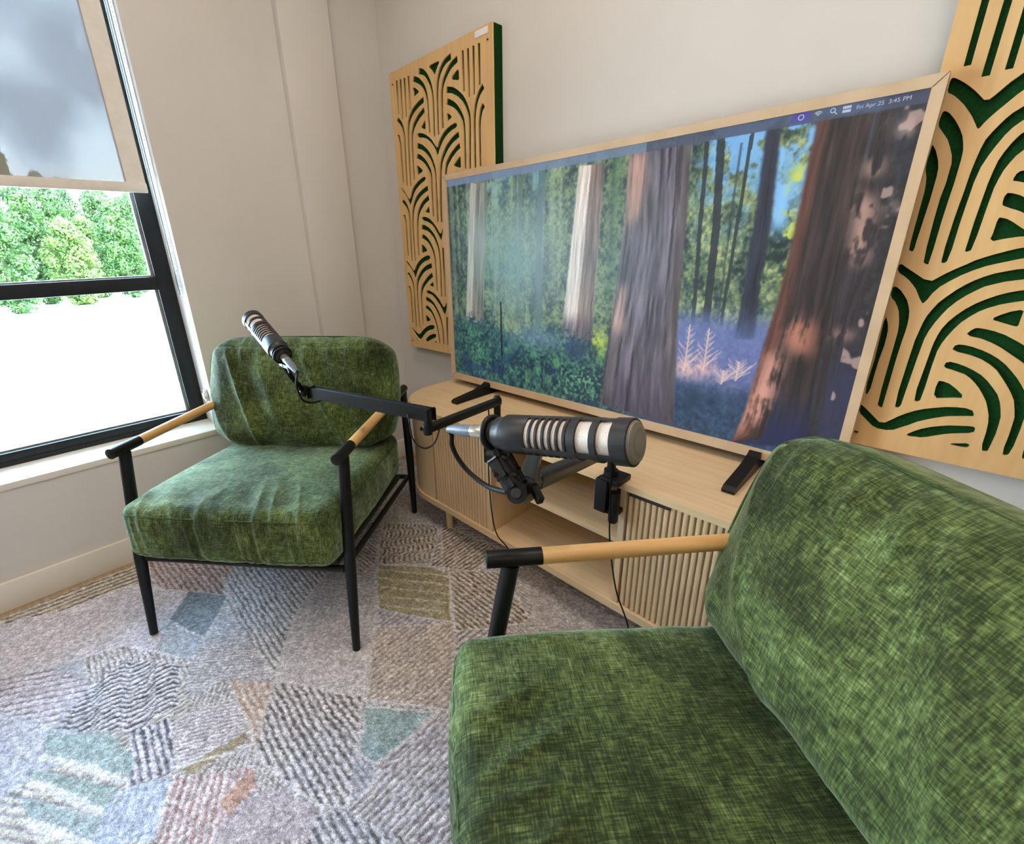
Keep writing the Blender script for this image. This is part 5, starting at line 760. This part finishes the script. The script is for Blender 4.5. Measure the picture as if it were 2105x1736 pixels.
# ------------------------------------------------------------------ rug
def build_rug():
    x0, x1, y0, y1 = -2.012, .95, -1.25, 1.30
    gx = np.arange(x0, x1+.001, .0042); gy = np.arange(y0, y1+.001, .0042); X, Y = np.meshgrid(gx, gy); ny, nx = X.shape
    wx = .010*(fbm(X*10, Y*10, 2, 2)-.5)+.007*(vnoise(X*110, Y*110, 22)-.5); wy = .010*(fbm(X*10, Y*10, 2, 4)-.5)+.007*(vnoise(X*110, Y*110, 24)-.5)
    Xw, Yw = X+wx, Y+wy
    img = np.zeros((ny, nx, 3)); H = np.zeros((ny, nx)); done = np.zeros((ny, nx), bool)
    def apply(mask, base, dark=None, ang=0, pitch=.016, duty=.45, wave=0, wl=.09, tint=None, dens=1., soft=.18, bands=None):
        nonlocal img, H
        a = math.radians(ang); s = -Xw*math.sin(a)+Yw*math.cos(a); l = Xw*math.cos(a)+Yw*math.sin(a)
        if wave: q = l/wl; tri = 2*np.abs(q-np.floor(q+.5)); s = s+wave*sst(.25, .75, tri)
        c = np.broadcast_to(C255(*base), img.shape)*(.93+.14*fbm(X*26, Y*26, 3, 8)[..., None]); h = np.full(X.shape, 1.0)
        if dark is not None:
            ph = (s/pitch) % 1; st = 1-sst(duty/2-soft/2, duty/2+soft/2, np.abs(ph-.5)); st = st*(.72+.5*(vnoise(l/.02, np.floor(s/pitch)*3.1, 12)))*dens; st = np.clip(st*(.62+.62*vnoise(X*150, Y*150, 33)), 0, 1)
            c = c*(1-st[..., None])+C255(*dark)*st[..., None]; h = 1-.75*st
        if tint is not None: pass
        m3 = mask[..., None]; img = np.where(m3, c, img); H = np.where(mask, h, H)
    # generic irregular facets first
    pts = rng.uniform((x0, y0), (x1, y1), (46, 2)); d = np.full(X.shape, 9.); idx = np.zeros(X.shape, int)
    for i, (px, py) in enumerate(pts):
        q = np.abs(Xw-px)*.9+np.abs(Yw-py)*1.1; mk = q < d; idx = np.where(mk, i, idx); d = np.where(mk, q, d)
    bases = [(206, 200, 204), (196, 190, 188), (188, 184, 198), (200, 192, 176), (176, 178, 194)]; dk = [(122, 112, 108), (116, 114, 122), None, (126, 112, 96), (136, 130, 138)]
    for i in range(46):
        apply(idx == i, bases[i % 5], dk[(i*3) % 5], [0, 90, 0, 90, 38, -38][i % 6], [.014, .017, .012][i % 3], .4)
    def P(k): return inpoly(RUG[k], Xw, Yw)
    A_ = apply
    A_(P('back_a'), (178, 166, 152)); A_(P('plain_c'), (186, 172, 162)); A_(P('beige_l'), (212, 202, 188), (172, 158, 140), 88, .013, .4); A_(P('far'), (204, 192, 170), (76, 58, 44), 86, .024, .35, dens=.9)
    A_(P('lilac'), (206, 198, 212)); A_(P('dots'), (204, 196, 210), (110, 96, 102), 58, .020, .3, dens=.8); A_(P('fine_mid'), (198, 198, 204), (140, 136, 144), 51, .0095, .4)
    A_(P('grey17'), (186, 186, 192), (148, 146, 156), 20, .012, .5, dens=.6); A_(P('grey16'), (192, 187, 192))
    A_(P('lightblue'), (204, 206, 210), (88, 90, 98), -1, .0165, .36); A_(P('rust_under'), (200, 176, 168), (112, 80, 74), 4, .0165, .42)
    A_(P('st21'), (200, 196, 186), (92, 84, 76), 4, .014, .42); A_(P('wave19'), (212, 198, 176), (76, 62, 52), -37, .019, .42, wave=.034, wl=.11)
    A_(P('brown_a'), (214, 196, 176), (88, 68, 54), 94, .0165, .42); A_(P('brown_b'), (214, 198, 178), (88, 70, 58), -1, .0165, .42)
    A_(P('olive'), (196, 182, 146), (150, 140, 90), 36, .042, .80, soft=.12)
    A_(P('blue'), (112, 130, 144)); A_(P('blue2'), (160, 172, 186)); A_(P('st17'), (208, 194, 182), (150, 132, 122), 92, .0145, .42); A_(P('teal_r'), (132, 162, 160))
    A_(P('st18'), (208, 200, 202), (128, 116, 120), 92, .0150, .42); A_(P('dark23'), (210, 204, 208), (74, 72, 80), 0, .0165, .45)
    A_(P('dark12'), (212, 204, 206), (74, 68, 70), 0, .0165, .42); A_(P('wave'), (210, 206, 214), (62, 60, 70), 80, .0165, .46, wave=.022, wl=.12)
    A_(P('pinkf'), (214, 202, 208), (132, 122, 132), 60, .0095, .4); A_(P('rust0'), (208, 188, 176), (172, 128, 104), -2, .0165, .4); A_(P('lb_low'), (176, 190, 216), (150, 164, 196), -26, .016, .4, dens=.8)
    A_(P('pink13'), (212, 198, 202), (160, 108, 102), -29, .0165, .42); A_(P('plain14'), (176, 160, 166)); A_(P('dark8'), (206, 204, 216), (62, 58, 72), -2, .0165, .46)
    A_(P('teal_l'), (146, 170, 168)); A_(P('teal_l2'), (142, 166, 158)); A_(P('teal_l3'), (146, 166, 166)); A_(P('rust1'), (158, 136, 98)); A_(P('rust2'), (188, 138, 116))
    # pale raised lines between the facets
    def line(a, b, w=.004, c=(204, 199, 200)):
        nonlocal img, H
        a = np.array(a); b = np.array(b); ab = b-a; t = np.clip(((Xw-a[0])*ab[0]+(Yw-a[1])*ab[1])/(ab@ab), 0, 1); dd = np.hypot(Xw-a[0]-t*ab[0], Yw-a[1]-t*ab[1])
        m = (1-sst(w*.6, w*1.2, dd)); img = img*(1-m[..., None])+C255(*c)*m[..., None]; H = np.maximum(H, m*1.15)
    for k in ('lightblue', 'blue', 'dark12', 'teal_r', 'grey16', 'st21', 'wave19', 'olive', 'brown_b', 'brown_a', 'pinkf', 'st17'):
        Q = RUG[k]; 
        for i in range(len(Q)): line(Q[i], Q[(i+1) % len(Q)], .0035)
    for k in ('teal_l', 'teal_l2', 'teal_l3'):
        Q = RUG[k]; line(Q[-1], Q[-2], .009, (214, 214, 222))
    img = img*.90+C255(226, 222, 228)*.10+5
    lu = img.mean(2)[..., None]; img = lu+(img-lu)*.72; fl = sst(.62, .75, vnoise(X*240, Y*240, 95))[..., None]; img = (img*(1-.18*fl)+C255(222, 216, 214)*.18*fl)*.955
    tn = fbm(X*5, Y*5, 3, 91)[..., None]; img = img*(1-.10*sst(.5, .7, tn))+C255(150, 172, 214)*.10*sst(.5, .7, tn)
    img = img*(.80+.36*vnoise(X*170, Y*170, 71)[..., None]); img = img+rng.normal(0, 9, X.shape)[..., None]
    img = np.clip(img*np.array([1.0, 1.0, 1.0]), 4, 250)
    edge = np.minimum(np.minimum(X-x0, x1-X), np.minimum(Y-y0, y1-Y)); Z = .0065+.0042*np.minimum(H, 1.0)*(.8+.2*rng.random(X.shape)); Z = Z*sst(-.004, .012, edge)+.0008
    lin = np.where(img/255 <= .04045, img/255/12.92, ((img/255+.055)/1.055)**2.4)
    vx = np.stack([X, Y, Z], -1).reshape(-1, 3); o_ = np.array([(x0+x1)/2, (y0+y1)/2, 0])
    ii = np.arange((ny-1)*(nx-1)); r_, c_ = ii//(nx-1), ii % (nx-1); a = r_*nx+c_
    me = grid_mesh('area_rug', vx-o_, np.stack([a, a+1, a+nx+1, a+nx], 1).astype(np.int32), lin)
    m, t, p = new_mat('wool_pile'); L = t.links.new; at = N(t, 'ShaderNodeAttribute', attribute_name='picture'); c = N(t, 'ShaderNodeTexCoord')
    n = N(t, 'ShaderNodeTexNoise', Scale=420, Detail=2); L(c.outputs['Object'], n.inputs['Vector']); rr = N(t, 'ShaderNodeMapRange'); rr.inputs['From Min'].default_value = .3; rr.inputs['From Max'].default_value = .7; rr.inputs['To Min'].default_value = .50; rr.inputs['To Max'].default_value = 1.38
    L(n.outputs['Fac'], rr.inputs['Value']); ml = N(t, 'ShaderNodeVectorMath', operation='MULTIPLY'); L(at.outputs['Color'], ml.inputs[0]); L(rr.outputs[0], ml.inputs[1]); L(ml.outputs[0], p.inputs['Base Color'])
    p.inputs['Roughness'].default_value = .95; p.inputs['Specular IOR Level'].default_value = .1; p.inputs['Sheen Weight'].default_value = .15
    b = N(t, 'ShaderNodeBump', Strength=.6, Distance=.002); L(n.outputs['Fac'], b.inputs['Height']); L(b.outputs[0], p.inputs['Normal'])
    me.materials.append(m); o = link(bpy.data.objects.new('area_rug', me)); o.location = tuple(o_)
    me.polygons.foreach_set('use_smooth', [True]*len(me.polygons))
    tag(o, 'multicoloured area rug with striped and plain facets covering the floor', 'rug'); return o
build_rug()

# ------------------------------------------------------------------ armchairs
def cushion(name, w, d, h, r, crown, bulge, wr, parent, T, mat, n=64, seams=(), corner=(0, 1, .05)):
    bm = bmesh.new(); bmesh.ops.create_cube(bm, size=1); bmesh.ops.subdivide_edges(bm, edges=bm.edges[:], cuts=n, use_grid_fill=True)
    me = bpy.data.meshes.new(name); bm.to_mesh(me); bm.free(); nv = len(me.vertices); co = np.empty(nv*3); me.vertices.foreach_get('co', co); co = co.reshape(-1, 3)*np.array([w, d, h])
    hf = np.array([w, d, h])/2
    def shape(co):
        q = np.clip(co, -(hf-r), hf-r); dd = co-q; L = np.linalg.norm(dd, axis=1)[:, None]; L[L == 0] = 1; p = q+dd/L*r
        u = p/hf; bx, by, bz = (1-np.clip(u, -1, 1)**2).T
        p = p.copy(); p[:, 2] += crown*np.clip(bx*by, 0, 1)**.6*u[:, 2]; p[:, 0] += bulge*by*bz*np.sign(u[:, 0])*np.abs(u[:, 0])**3; p[:, 1] += bulge*bx*bz*np.sign(u[:, 1])*np.abs(u[:, 1])**3
        a_, b_, k_ = corner; e_ = (np.abs(u[:, a_])*np.abs(u[:, b_]))**7; p[:, a_] *= 1-k_*e_; p[:, b_] *= 1-k_*e_*hf[a_]/hf[b_]
        return p, u
    p, u = shape(co); me.vertices.foreach_set('co', p.ravel()); me.update()
    nr = np.empty(nv*3); me.vertices.foreach_get('normal', nr); nr = nr.reshape(-1, 3)
    p = p+nr*wr(p, u)[:, None]; me.vertices.foreach_set('co', p.ravel()); me.transform(T); me.update()
    me.polygons.foreach_set('use_smooth', [True]*len(me.polygons)); me.materials.append(mat); o = link(bpy.data.objects.new(name, me), parent)
    # piping: closed loops on the surface
    for ax, sgn, ph in seams:      # loop perpendicular to axis ax, on its sgn side, ph = how far down the rounded shoulder
        pts = []; A = [k for k in range(3) if k != ax]; n_ = 96
        for k in range(n_):
            a = 2*math.pi*k/n_; c, s = math.cos(a), math.sin(a); m_ = max(abs(c), abs(s)); e = [0, 0, 0]; e[A[0]] = c/m_*hf[A[0]]; e[A[1]] = s/m_*hf[A[1]]; e[ax] = sgn*(hf[ax]-r*ph)
            pts.append(e)
        pp, uu = shape(np.array(pts)); pp = [T @ Vector(q) for q in pp]; pp.append(pp[0]); pp.append(pp[1])
        bm = bmesh.new(); add_tube(bm, pp[:-1], .0022, 8, cap=False); bm_obj('piping', bm, piping_m, o, smooth=True)
    return o
def wr_seat(seed):
    def f(p, u):
        x, y, z = p[:, 0], p[:, 1], p[:, 2]; out = .007*(fbm(x*7+5, y*7+5, 3, seed)-.5); ed = 1-np.abs(u[:, 0])**8
        ridge = lambda v: (np.abs(v-.5)*2)**.7-.55
        fr = np.exp(-((y+.372)/.035)**2); out = out-.014*fr*ridge(vnoise(x*40+z*4, z*4, seed+3))*ed
        top = np.exp(-((y+.27)/.075)**2)*(u[:, 2] > .2); out = out-.012*top*ridge(vnoise(x*17+y*7, y*2.5, seed+4))*ed
        seam = np.exp(-((z-.052)/.006)**2)*fr*.0035
        sd = np.exp(-((np.abs(x)-.33)/.03)**2)*.004; return out-seam+sd*(vnoise(y*16, z*8, seed+6)-.5)
    return f
def wr_back(seed):
    def f(p, u):      # p: x width, y thickness (front = -y), z height
        x, y, z = p[:, 0], p[:, 1], p[:, 2]; out = .010*(fbm(x*6+2, z*6+1, 3, seed)-.5); front = np.clip(-u[:, 1]*2, 0, 1); ed = 1-np.abs(u[:, 0])**6
        ridge = lambda v: (np.abs(v-.5)*2)**.7-.55
        out = out-front*.026*ridge(vnoise(x*13+z*5, z*2.6, seed+2))*ed*np.exp(-((z+.03)/.17)**2)
        out = out-front*.015*ridge(vnoise(x*30+z*2, z*3, seed+5))*ed*np.exp(-((z-.135)/.05)**2)
        return out-front*.011*ridge(vnoise(x*22-z*3, z*3, seed+8))*ed*np.exp(-((z+.16)/.04)**2)-np.exp(-((z-.165)/.005)**2)*front*.003
    return f
SEAT_T = Matrix.Translation((0, -.034, .378)) @ Matrix.Rotation(math.radians(-3.6), 4, 'X')
BACK_T = Matrix.Translation((-.006, .214, .644)) @ Matrix.Rotation(math.radians(-15), 4, 'X')
def armchair(loc, rz, label, seed):
    t = thing('armchair', label, 'armchair', loc, (0, 0, rz), 'green armchairs facing each other')
    s = cushion('seat_cushion', .646, .698, .162, .036, .020, .002, wr_seat(seed), t, SEAT_T, fabric_m, 120, ((2, 1, .55), (2, -1, .55)))
    b = cushion('back_cushion', .668, .170, .405, .060, .006, .036, wr_back(seed+40), t, BACK_T, fabric_m, 120, ((1, -1, .62), (1, 1, .5)), (0, 2, .085))
    for sx_ in (-1, 1):
        X = .337*sx_
        bm = bmesh.new(); add_tube(bm, [(X, -.356, .0128), (X, -.318, .28), (X, -.262, .606)], [.0115, .0168, .0162], 20); bm_obj('leg', bm, black_m, t, smooth=True, autos=40)
        bm = bmesh.new(); add_tube(bm, [(X*.97, .392, .0128), (X*.985, .376, .30), (X, .345, .606)], [.0115, .0165, .0150], 20); bm_obj('leg', bm, black_m, t, smooth=True, autos=40)
        ar = tube_obj('armrest', [(X, -.208, .617), (X, .02, .6155), (X, .262, .6135)], .0150, armwood_m, t, 24)
        o = tube_obj('armrest_sleeve', [(X, -.306, .618), (X, -.3055, .618), (X, -.206, .617)], [.0150, .0158, .0158], black_m, ar, 24)
        o = tube_obj('armrest_sleeve', [(X, .260, .6135), (X, .362, .613), (X, .3625, .613)], [.0158, .0158, .0150], black_m, ar, 24)
    bm = bmesh.new(); W = .318
    for X in (-W, W): add_tube(bm, [(X, -.315, .272), (X, .372, .205)], .0100, 14)
    add_tube(bm, [(-W, -.315, .272), (W, -.315, .272)], .0100, 14); add_tube(bm, [(-W, .370, .205), (W, .370, .205)], .0100, 14)
    add_tube(bm, [(-W-.01, .352, .60), (W+.01, .352, .60)], .0090, 14)
    for X in (-.2, .2): add_tube(bm, [(X, .368, .205), (X, .372, .40), (X, .352, .60)], .0070, 10)
    bm_obj('frame', bm, black_m, t, smooth=True, autos=50)
    bm = bmesh.new(); add_box(bm, -.305, .305, -.325, .30, -.012, .006, bev=.004, mat=Matrix.Translation((0, 0, .272)) @ Matrix.Rotation(math.radians(-5.3), 4, 'X')); bm_obj('seat_deck', bm, noise_mat('dark_green_deck', srgb(22, 40, 22), srgb(28, 48, 28), 200, .9), t, smooth=True, autos=40)
    return t
armchair((-1.508, .494, 0), .686, 'green chenille armchair by the window, its whole front in view', 3)
armchair((-.023, .485, 0), -.683, 'green chenille armchair in the near right foreground, cut by the frame', 9)

# ------------------------------------------------------------------ microphones
def axis_quat(d): return Vector(d).to_track_quat('X', 'Z')
def microphone(loc, d, roll, label, length):
    q = axis_quat(d) @ Matrix.Rotation(roll, 4, 'X').to_quaternion()
    t = thing('microphone', label, 'microphone', loc, tuple(q), 'broadcast microphones on boom arms')
    R = .0262
    lathe_obj('grille', [(.060, .0238), (.214, .0238)], grille_m, t, 48)
    o = lathe_obj('front_mesh', [(.212, .0248), (.2205, .0248), (.2232, .0225), (.2247, .016), (.2256, .008), (.2258, .0005)], capgrille_m, t, 48); o['label'] = 'grey mesh front face'
    bm = bmesh.new()
    add_lathe(bm, [(.0, .016), (.002, .0185), (.014, .0185), (.0145, .0165), (.018, .0165), (.0185, .0225), (.030, .0225), (.034, .0245), (.036, .0262), (.078, .0262), (.079, .0255), (.079, .0238)], 56)
    n = 6; ring = lambda a, b, r=R: add_lathe(bm, [(a, .0236), (a, r-.0006), (a+.0006, r), (b-.0006, r), (b, r-.0006), (b, .0236)], 56)
    for k in range(6): ring(.0855+k*.0105, .0898+k*.0105)
    ring(.1440, .1555, R+.0004); ring(.1740, .1830, R+.0004); ring(.2000, .2200, R+.0012)
    # three spines join the rings
    for k in range(3):
        a = math.pi*2/3*k+math.radians(211); w = math.radians(12)
        for (u0, u1) in ((.076, .205),):
            P0 = [(u0, .0236), (u0, R), (u1, R), (u1, .0236)]; add_lathe(bm, P0, 8, 'X', a-w, a+w)
    bm_obj('body', bm, gun_dark, t, smooth=True, autos=35)
    t.scale = (length/.2258, 1, 1)
    return t, q
gun_dark = noise_mat('mic_body_grey', srgb(36, 38, 41), srgb(43, 45, 48), 60, .42, .1, 500, metal=.25, bdist=.0003)
m2a, m2b = Vector(M2A), Vector(M2B)
m2d = (m2b-m2a).normalized(); microphone(m2a, m2d, MIC2_ROLL, 'dark grey broadcast microphone in the foreground above the console', (m2b-m2a).length)
m1a, m1b = Vector(M1A), Vector(M1B)
m1d = (m1b-m1a).normalized(); microphone(m1a, m1d, 0.5, 'small distant broadcast microphone pointing up in front of the window armchair', .205)

# ------------------------------------------------------------------ boom arms, clamped to the console's front edge
def boom(label, org, group='boom arms clamped to the console'):
    t = thing('boom_arm', label, 'microphone arm', org, None, group); O = Vector(org)
    def part(name, build, m=black_m, smooth=True, au=40, parent=None):
        bm = bmesh.new(); build(bm); bmesh.ops.translate(bm, verts=bm.verts, vec=-O); return bm_obj(name, bm, m, parent or t, smooth=smooth, autos=au)
    return t, part
def bar(bm, a, b, w, h, bev=.004):
    a, b = Vector(a), Vector(b); d = b-a; L = d.length; q = d.to_track_quat('X', 'Z').to_matrix().to_4x4()
    add_box(bm, 0, L, -w/2, w/2, -h/2, h/2, bev=bev, seg=3, mat=Matrix.Translation(a) @ q)
def clamp(part, x, y):
    part('clamp', lambda bm: (add_box(bm, x-.020, x+.036, y-.034, y+.032, CT+.0005, CT+.016, bev=.003), add_box(bm, x-.028, x+.006, y-.040, y-.012, CT-.086, CT+.010, bev=.003), add_box(bm, x-.020, x+.034, y-.030, y+.020, CT-.090, CT-.076, bev=.002)))
    part('clamp_screw', lambda bm: (add_tube(bm, [(x+.022, y-.022, CT-.112), (x+.022, y-.022, CT-.108), (x+.022, y-.022, CT-.060), (x+.022, y-.022, CT-.0215)], [.011, .0135, .0135, .0125], 20), add_tube(bm, [(x+.018, y+.008, CT-.078), (x+.018, y+.008, CT-.0215)], .006, 12)))
# arm carrying the far microphone
rx, ry = -.955, .990; zt = .672
t1, part = boom('black low boom arm on the console reaching across to the far microphone', (rx, ry, CT)); clamp(part, rx, ry)
part('riser', lambda bm: (add_tube(bm, [(rx, ry, CT+.002), (rx, ry, CT+.030)], .0165, 20), add_tube(bm, [(rx, ry, CT+.028), (rx, ry, zt+.014)], .0115, 20), add_tube(bm, [(rx, ry, zt+.014), (rx, ry, zt+.019)], [.0115, .009], 20)))
E1 = Vector((-.938, .694, zt)); E1t = Vector((-.922, .686, zt+.048))
part('lower_arm', lambda bm: (bar(bm, (rx, ry+.012, zt), E1+Vector((.0, -.012, 0)), .024, .024, .007)))
part('elbow', lambda bm: (add_tube(bm, [E1+Vector((0, 0, -.016)), E1, E1+Vector((.003, 0, .02)), E1t+Vector((0, 0, .012))], [.0125, .0135, .0115, .0125], 20), add_tube(bm, [E1+Vector((-.016, -.012, 0)), E1+Vector((-.012, -.01, 0))], .006, 14)))
A1 = Vector((-1.350, .557, .727))
part('upper_arm', lambda bm: (bar(bm, E1t+Vector((.012, .002, .002)), A1, .022, .019, .0085)))
S1 = m1a-m1d*.012
part('swivel_mount', lambda bm: (add_tube(bm, [A1+Vector((.03, .01, 0)), A1+Vector((-.012, -.004, 0)), A1+Vector((-.03, -.012, .004))], [.010, .0085, .0085], 16), add_tube(bm, [A1+Vector((-.03, -.020, -.014)), A1+Vector((-.03, -.004, .016))], .012, 16),
    add_tube(bm, [A1+Vector((-.030, -.012, .0)), Vector((-1.345, .500, .790)), Vector((-1.28, .462, .846)), S1+Vector((-.01, .0, -.018))], [.0085, .0075, .0095, .0075], 14)))
part('yoke_ring', lambda bm: add_tube(bm, catmull([tuple(m1a+m1d*.006+(Vector((0, 0, 1)).cross(m1d).normalized()*math.cos(k*math.pi/8)+m1d.cross(Vector((0, 0, 1)).cross(m1d).normalized())*math.sin(k*math.pi/8))*.0205) for k in range(17)], 2), .0042, 10))
part('wing_nut', lambda bm: (bar(bm, S1+Vector((-.036, .0, -.018)), S1+Vector((.028, .0, -.020)), .012, .010, .002), add_tube(bm, [S1+Vector((.02, -.003, -.012)), S1+Vector((.03, -.006, -.03))], [.006, .004], 10)))
# arm carrying the near microphone
rx, ry = -.535, .985; zt = .640
t2, part = boom('black boom arm on the console holding the foreground microphone', (rx, ry, CT)); clamp(part, -.532, .990)
part('riser', lambda bm: (add_tube(bm, [(rx, ry, CT+.002), (rx, ry, CT+.030)], .0185, 20), add_tube(bm, [(rx, ry, CT+.028), (rx, ry, zt+.016)], .0115, 20)))
E2 = Vector(P_E2)
part('lower_arm', lambda bm: bar(bm, (rx, ry+.012, zt), E2, .028, .028, .008), arm_m)
A2, A2f, G2 = Vector(P_A2), Vector(P_A2F), Vector(P_G2)
part('upper_arm', lambda bm: bar(bm, A2f, A2, .027, .026, .009), arm_m)
part('elbow', lambda bm: add_tube(bm, [E2, (E2+A2)/2, A2], [.0135, .0130, .0140], 20), arm_m)
part('wing_nut', lambda bm: (add_tube(bm, [A2, Vector(P_W0)], [.011, .008], 14), bar(bm, Vector(P_W0), Vector(P_W1), .010, .013, .002)), black_m)
part('pivot', lambda bm: (add_tube(bm, [tuple(A2), tuple(G2)], [.012, .014], 20), add_tube(bm, [Vector(P_P0), Vector(P_P1)], .0150, 24)), black_m)
o = part('pivot_cap', lambda bm: add_tube(bm, [Vector(P_P1), Vector(P_P1)+(Vector(P_P1)-Vector(P_P0)).normalized()*.0025], [.0085, .0070], 20), gun_m); o['label'] = 'shiny pivot cap'
part('swivel_mount', lambda bm: (add_tube(bm, [tuple(G2), P_S1, P_S2, P_S3], [.0135, .0140, .0115, .0095], 16), bar(bm, P_S1, P_S2, .030, .016, .003), bar(bm, P_S0, P_S1, .024, .020, .003),
    add_tube(bm, [Vector(P_S2)+Vector((-.016, -.008, 0)), Vector(P_S2)+Vector((.014, .004, .0))], .0085, 14), add_tube(bm, [Vector(P_S1)+Vector((-.015, -.012, .002)), Vector(P_S1)+Vector((.014, .002, .002))], .0075, 12)))
_s = Vector((0, 0, 1)).cross(m2d).normalized(); _u = m2d.cross(_s)
part('yoke_ring', lambda bm: add_tube(bm, [tuple(m2a+m2d*.004+(_s*math.cos(k*math.pi/16)+_u*math.sin(k*math.pi/16))*.0215) for k in range(33)], .0042, 10, cap=False))

# ------------------------------------------------------------------ cables
def xlr(label, base, d, path, r):
    t = thing('microphone_cable', label, 'cable', tuple(base)); O = Vector(base)
    bm = bmesh.new(); q = Vector(-d).to_track_quat('X', 'Z').to_matrix().to_4x4(); add_lathe(bm, [(0, .0090), (.001, .0096), (.022, .0096), (.0225, .0088)], 28); bmesh.ops.transform(bm, matrix=q, verts=bm.verts); o = bm_obj('connector_shell', bm, silver_m, t, smooth=True, autos=35); o['label'] = 'shiny silver connector shell'
    bm = bmesh.new(); add_lathe(bm, [(.0224, .0090), (.040, .0094), (.058, .0076), (.072, .0056), (.075, .0050)], 28); bmesh.ops.transform(bm, matrix=q, verts=bm.verts); o = bm_obj('strain_relief', bm, boot_m, t, smooth=True, autos=35); o['label'] = 'blue-grey cable boot'
    e = O-d*.070
    bm = bmesh.new(); add_tube(bm, [Vector(p)-O for p in catmull([tuple(e), tuple(e-d*.006)]+path, 10)], r, 12); bm_obj('cord', bm, rubber_m, t, smooth=True)
    return t
xlr('thick black cable looping from the foreground microphone to its arm', m2a-m2d*.012, m2d, CABLE2, .0040)
xlr('short black cable running from the distant microphone along its arm', m1a-m1d*.002, m1d, CABLE1, .0030)
THIN[0][1][0] = tuple(E1t+(A1-E1t)*.16+Vector((0, 0, -.010))); THIN[0][1][-1] = tuple(E1+(Vector((-.955, .99, .672))-E1)*.15+Vector((0, 0, -.011)))
for lab, pts, r in THIN:
    o = tube_obj('cord', catmull(pts, 10), r, rubber_m, None, 8, origin=pts[0]); o.location = pts[0]; tag(o, lab, 'cable', 'thin black cords')
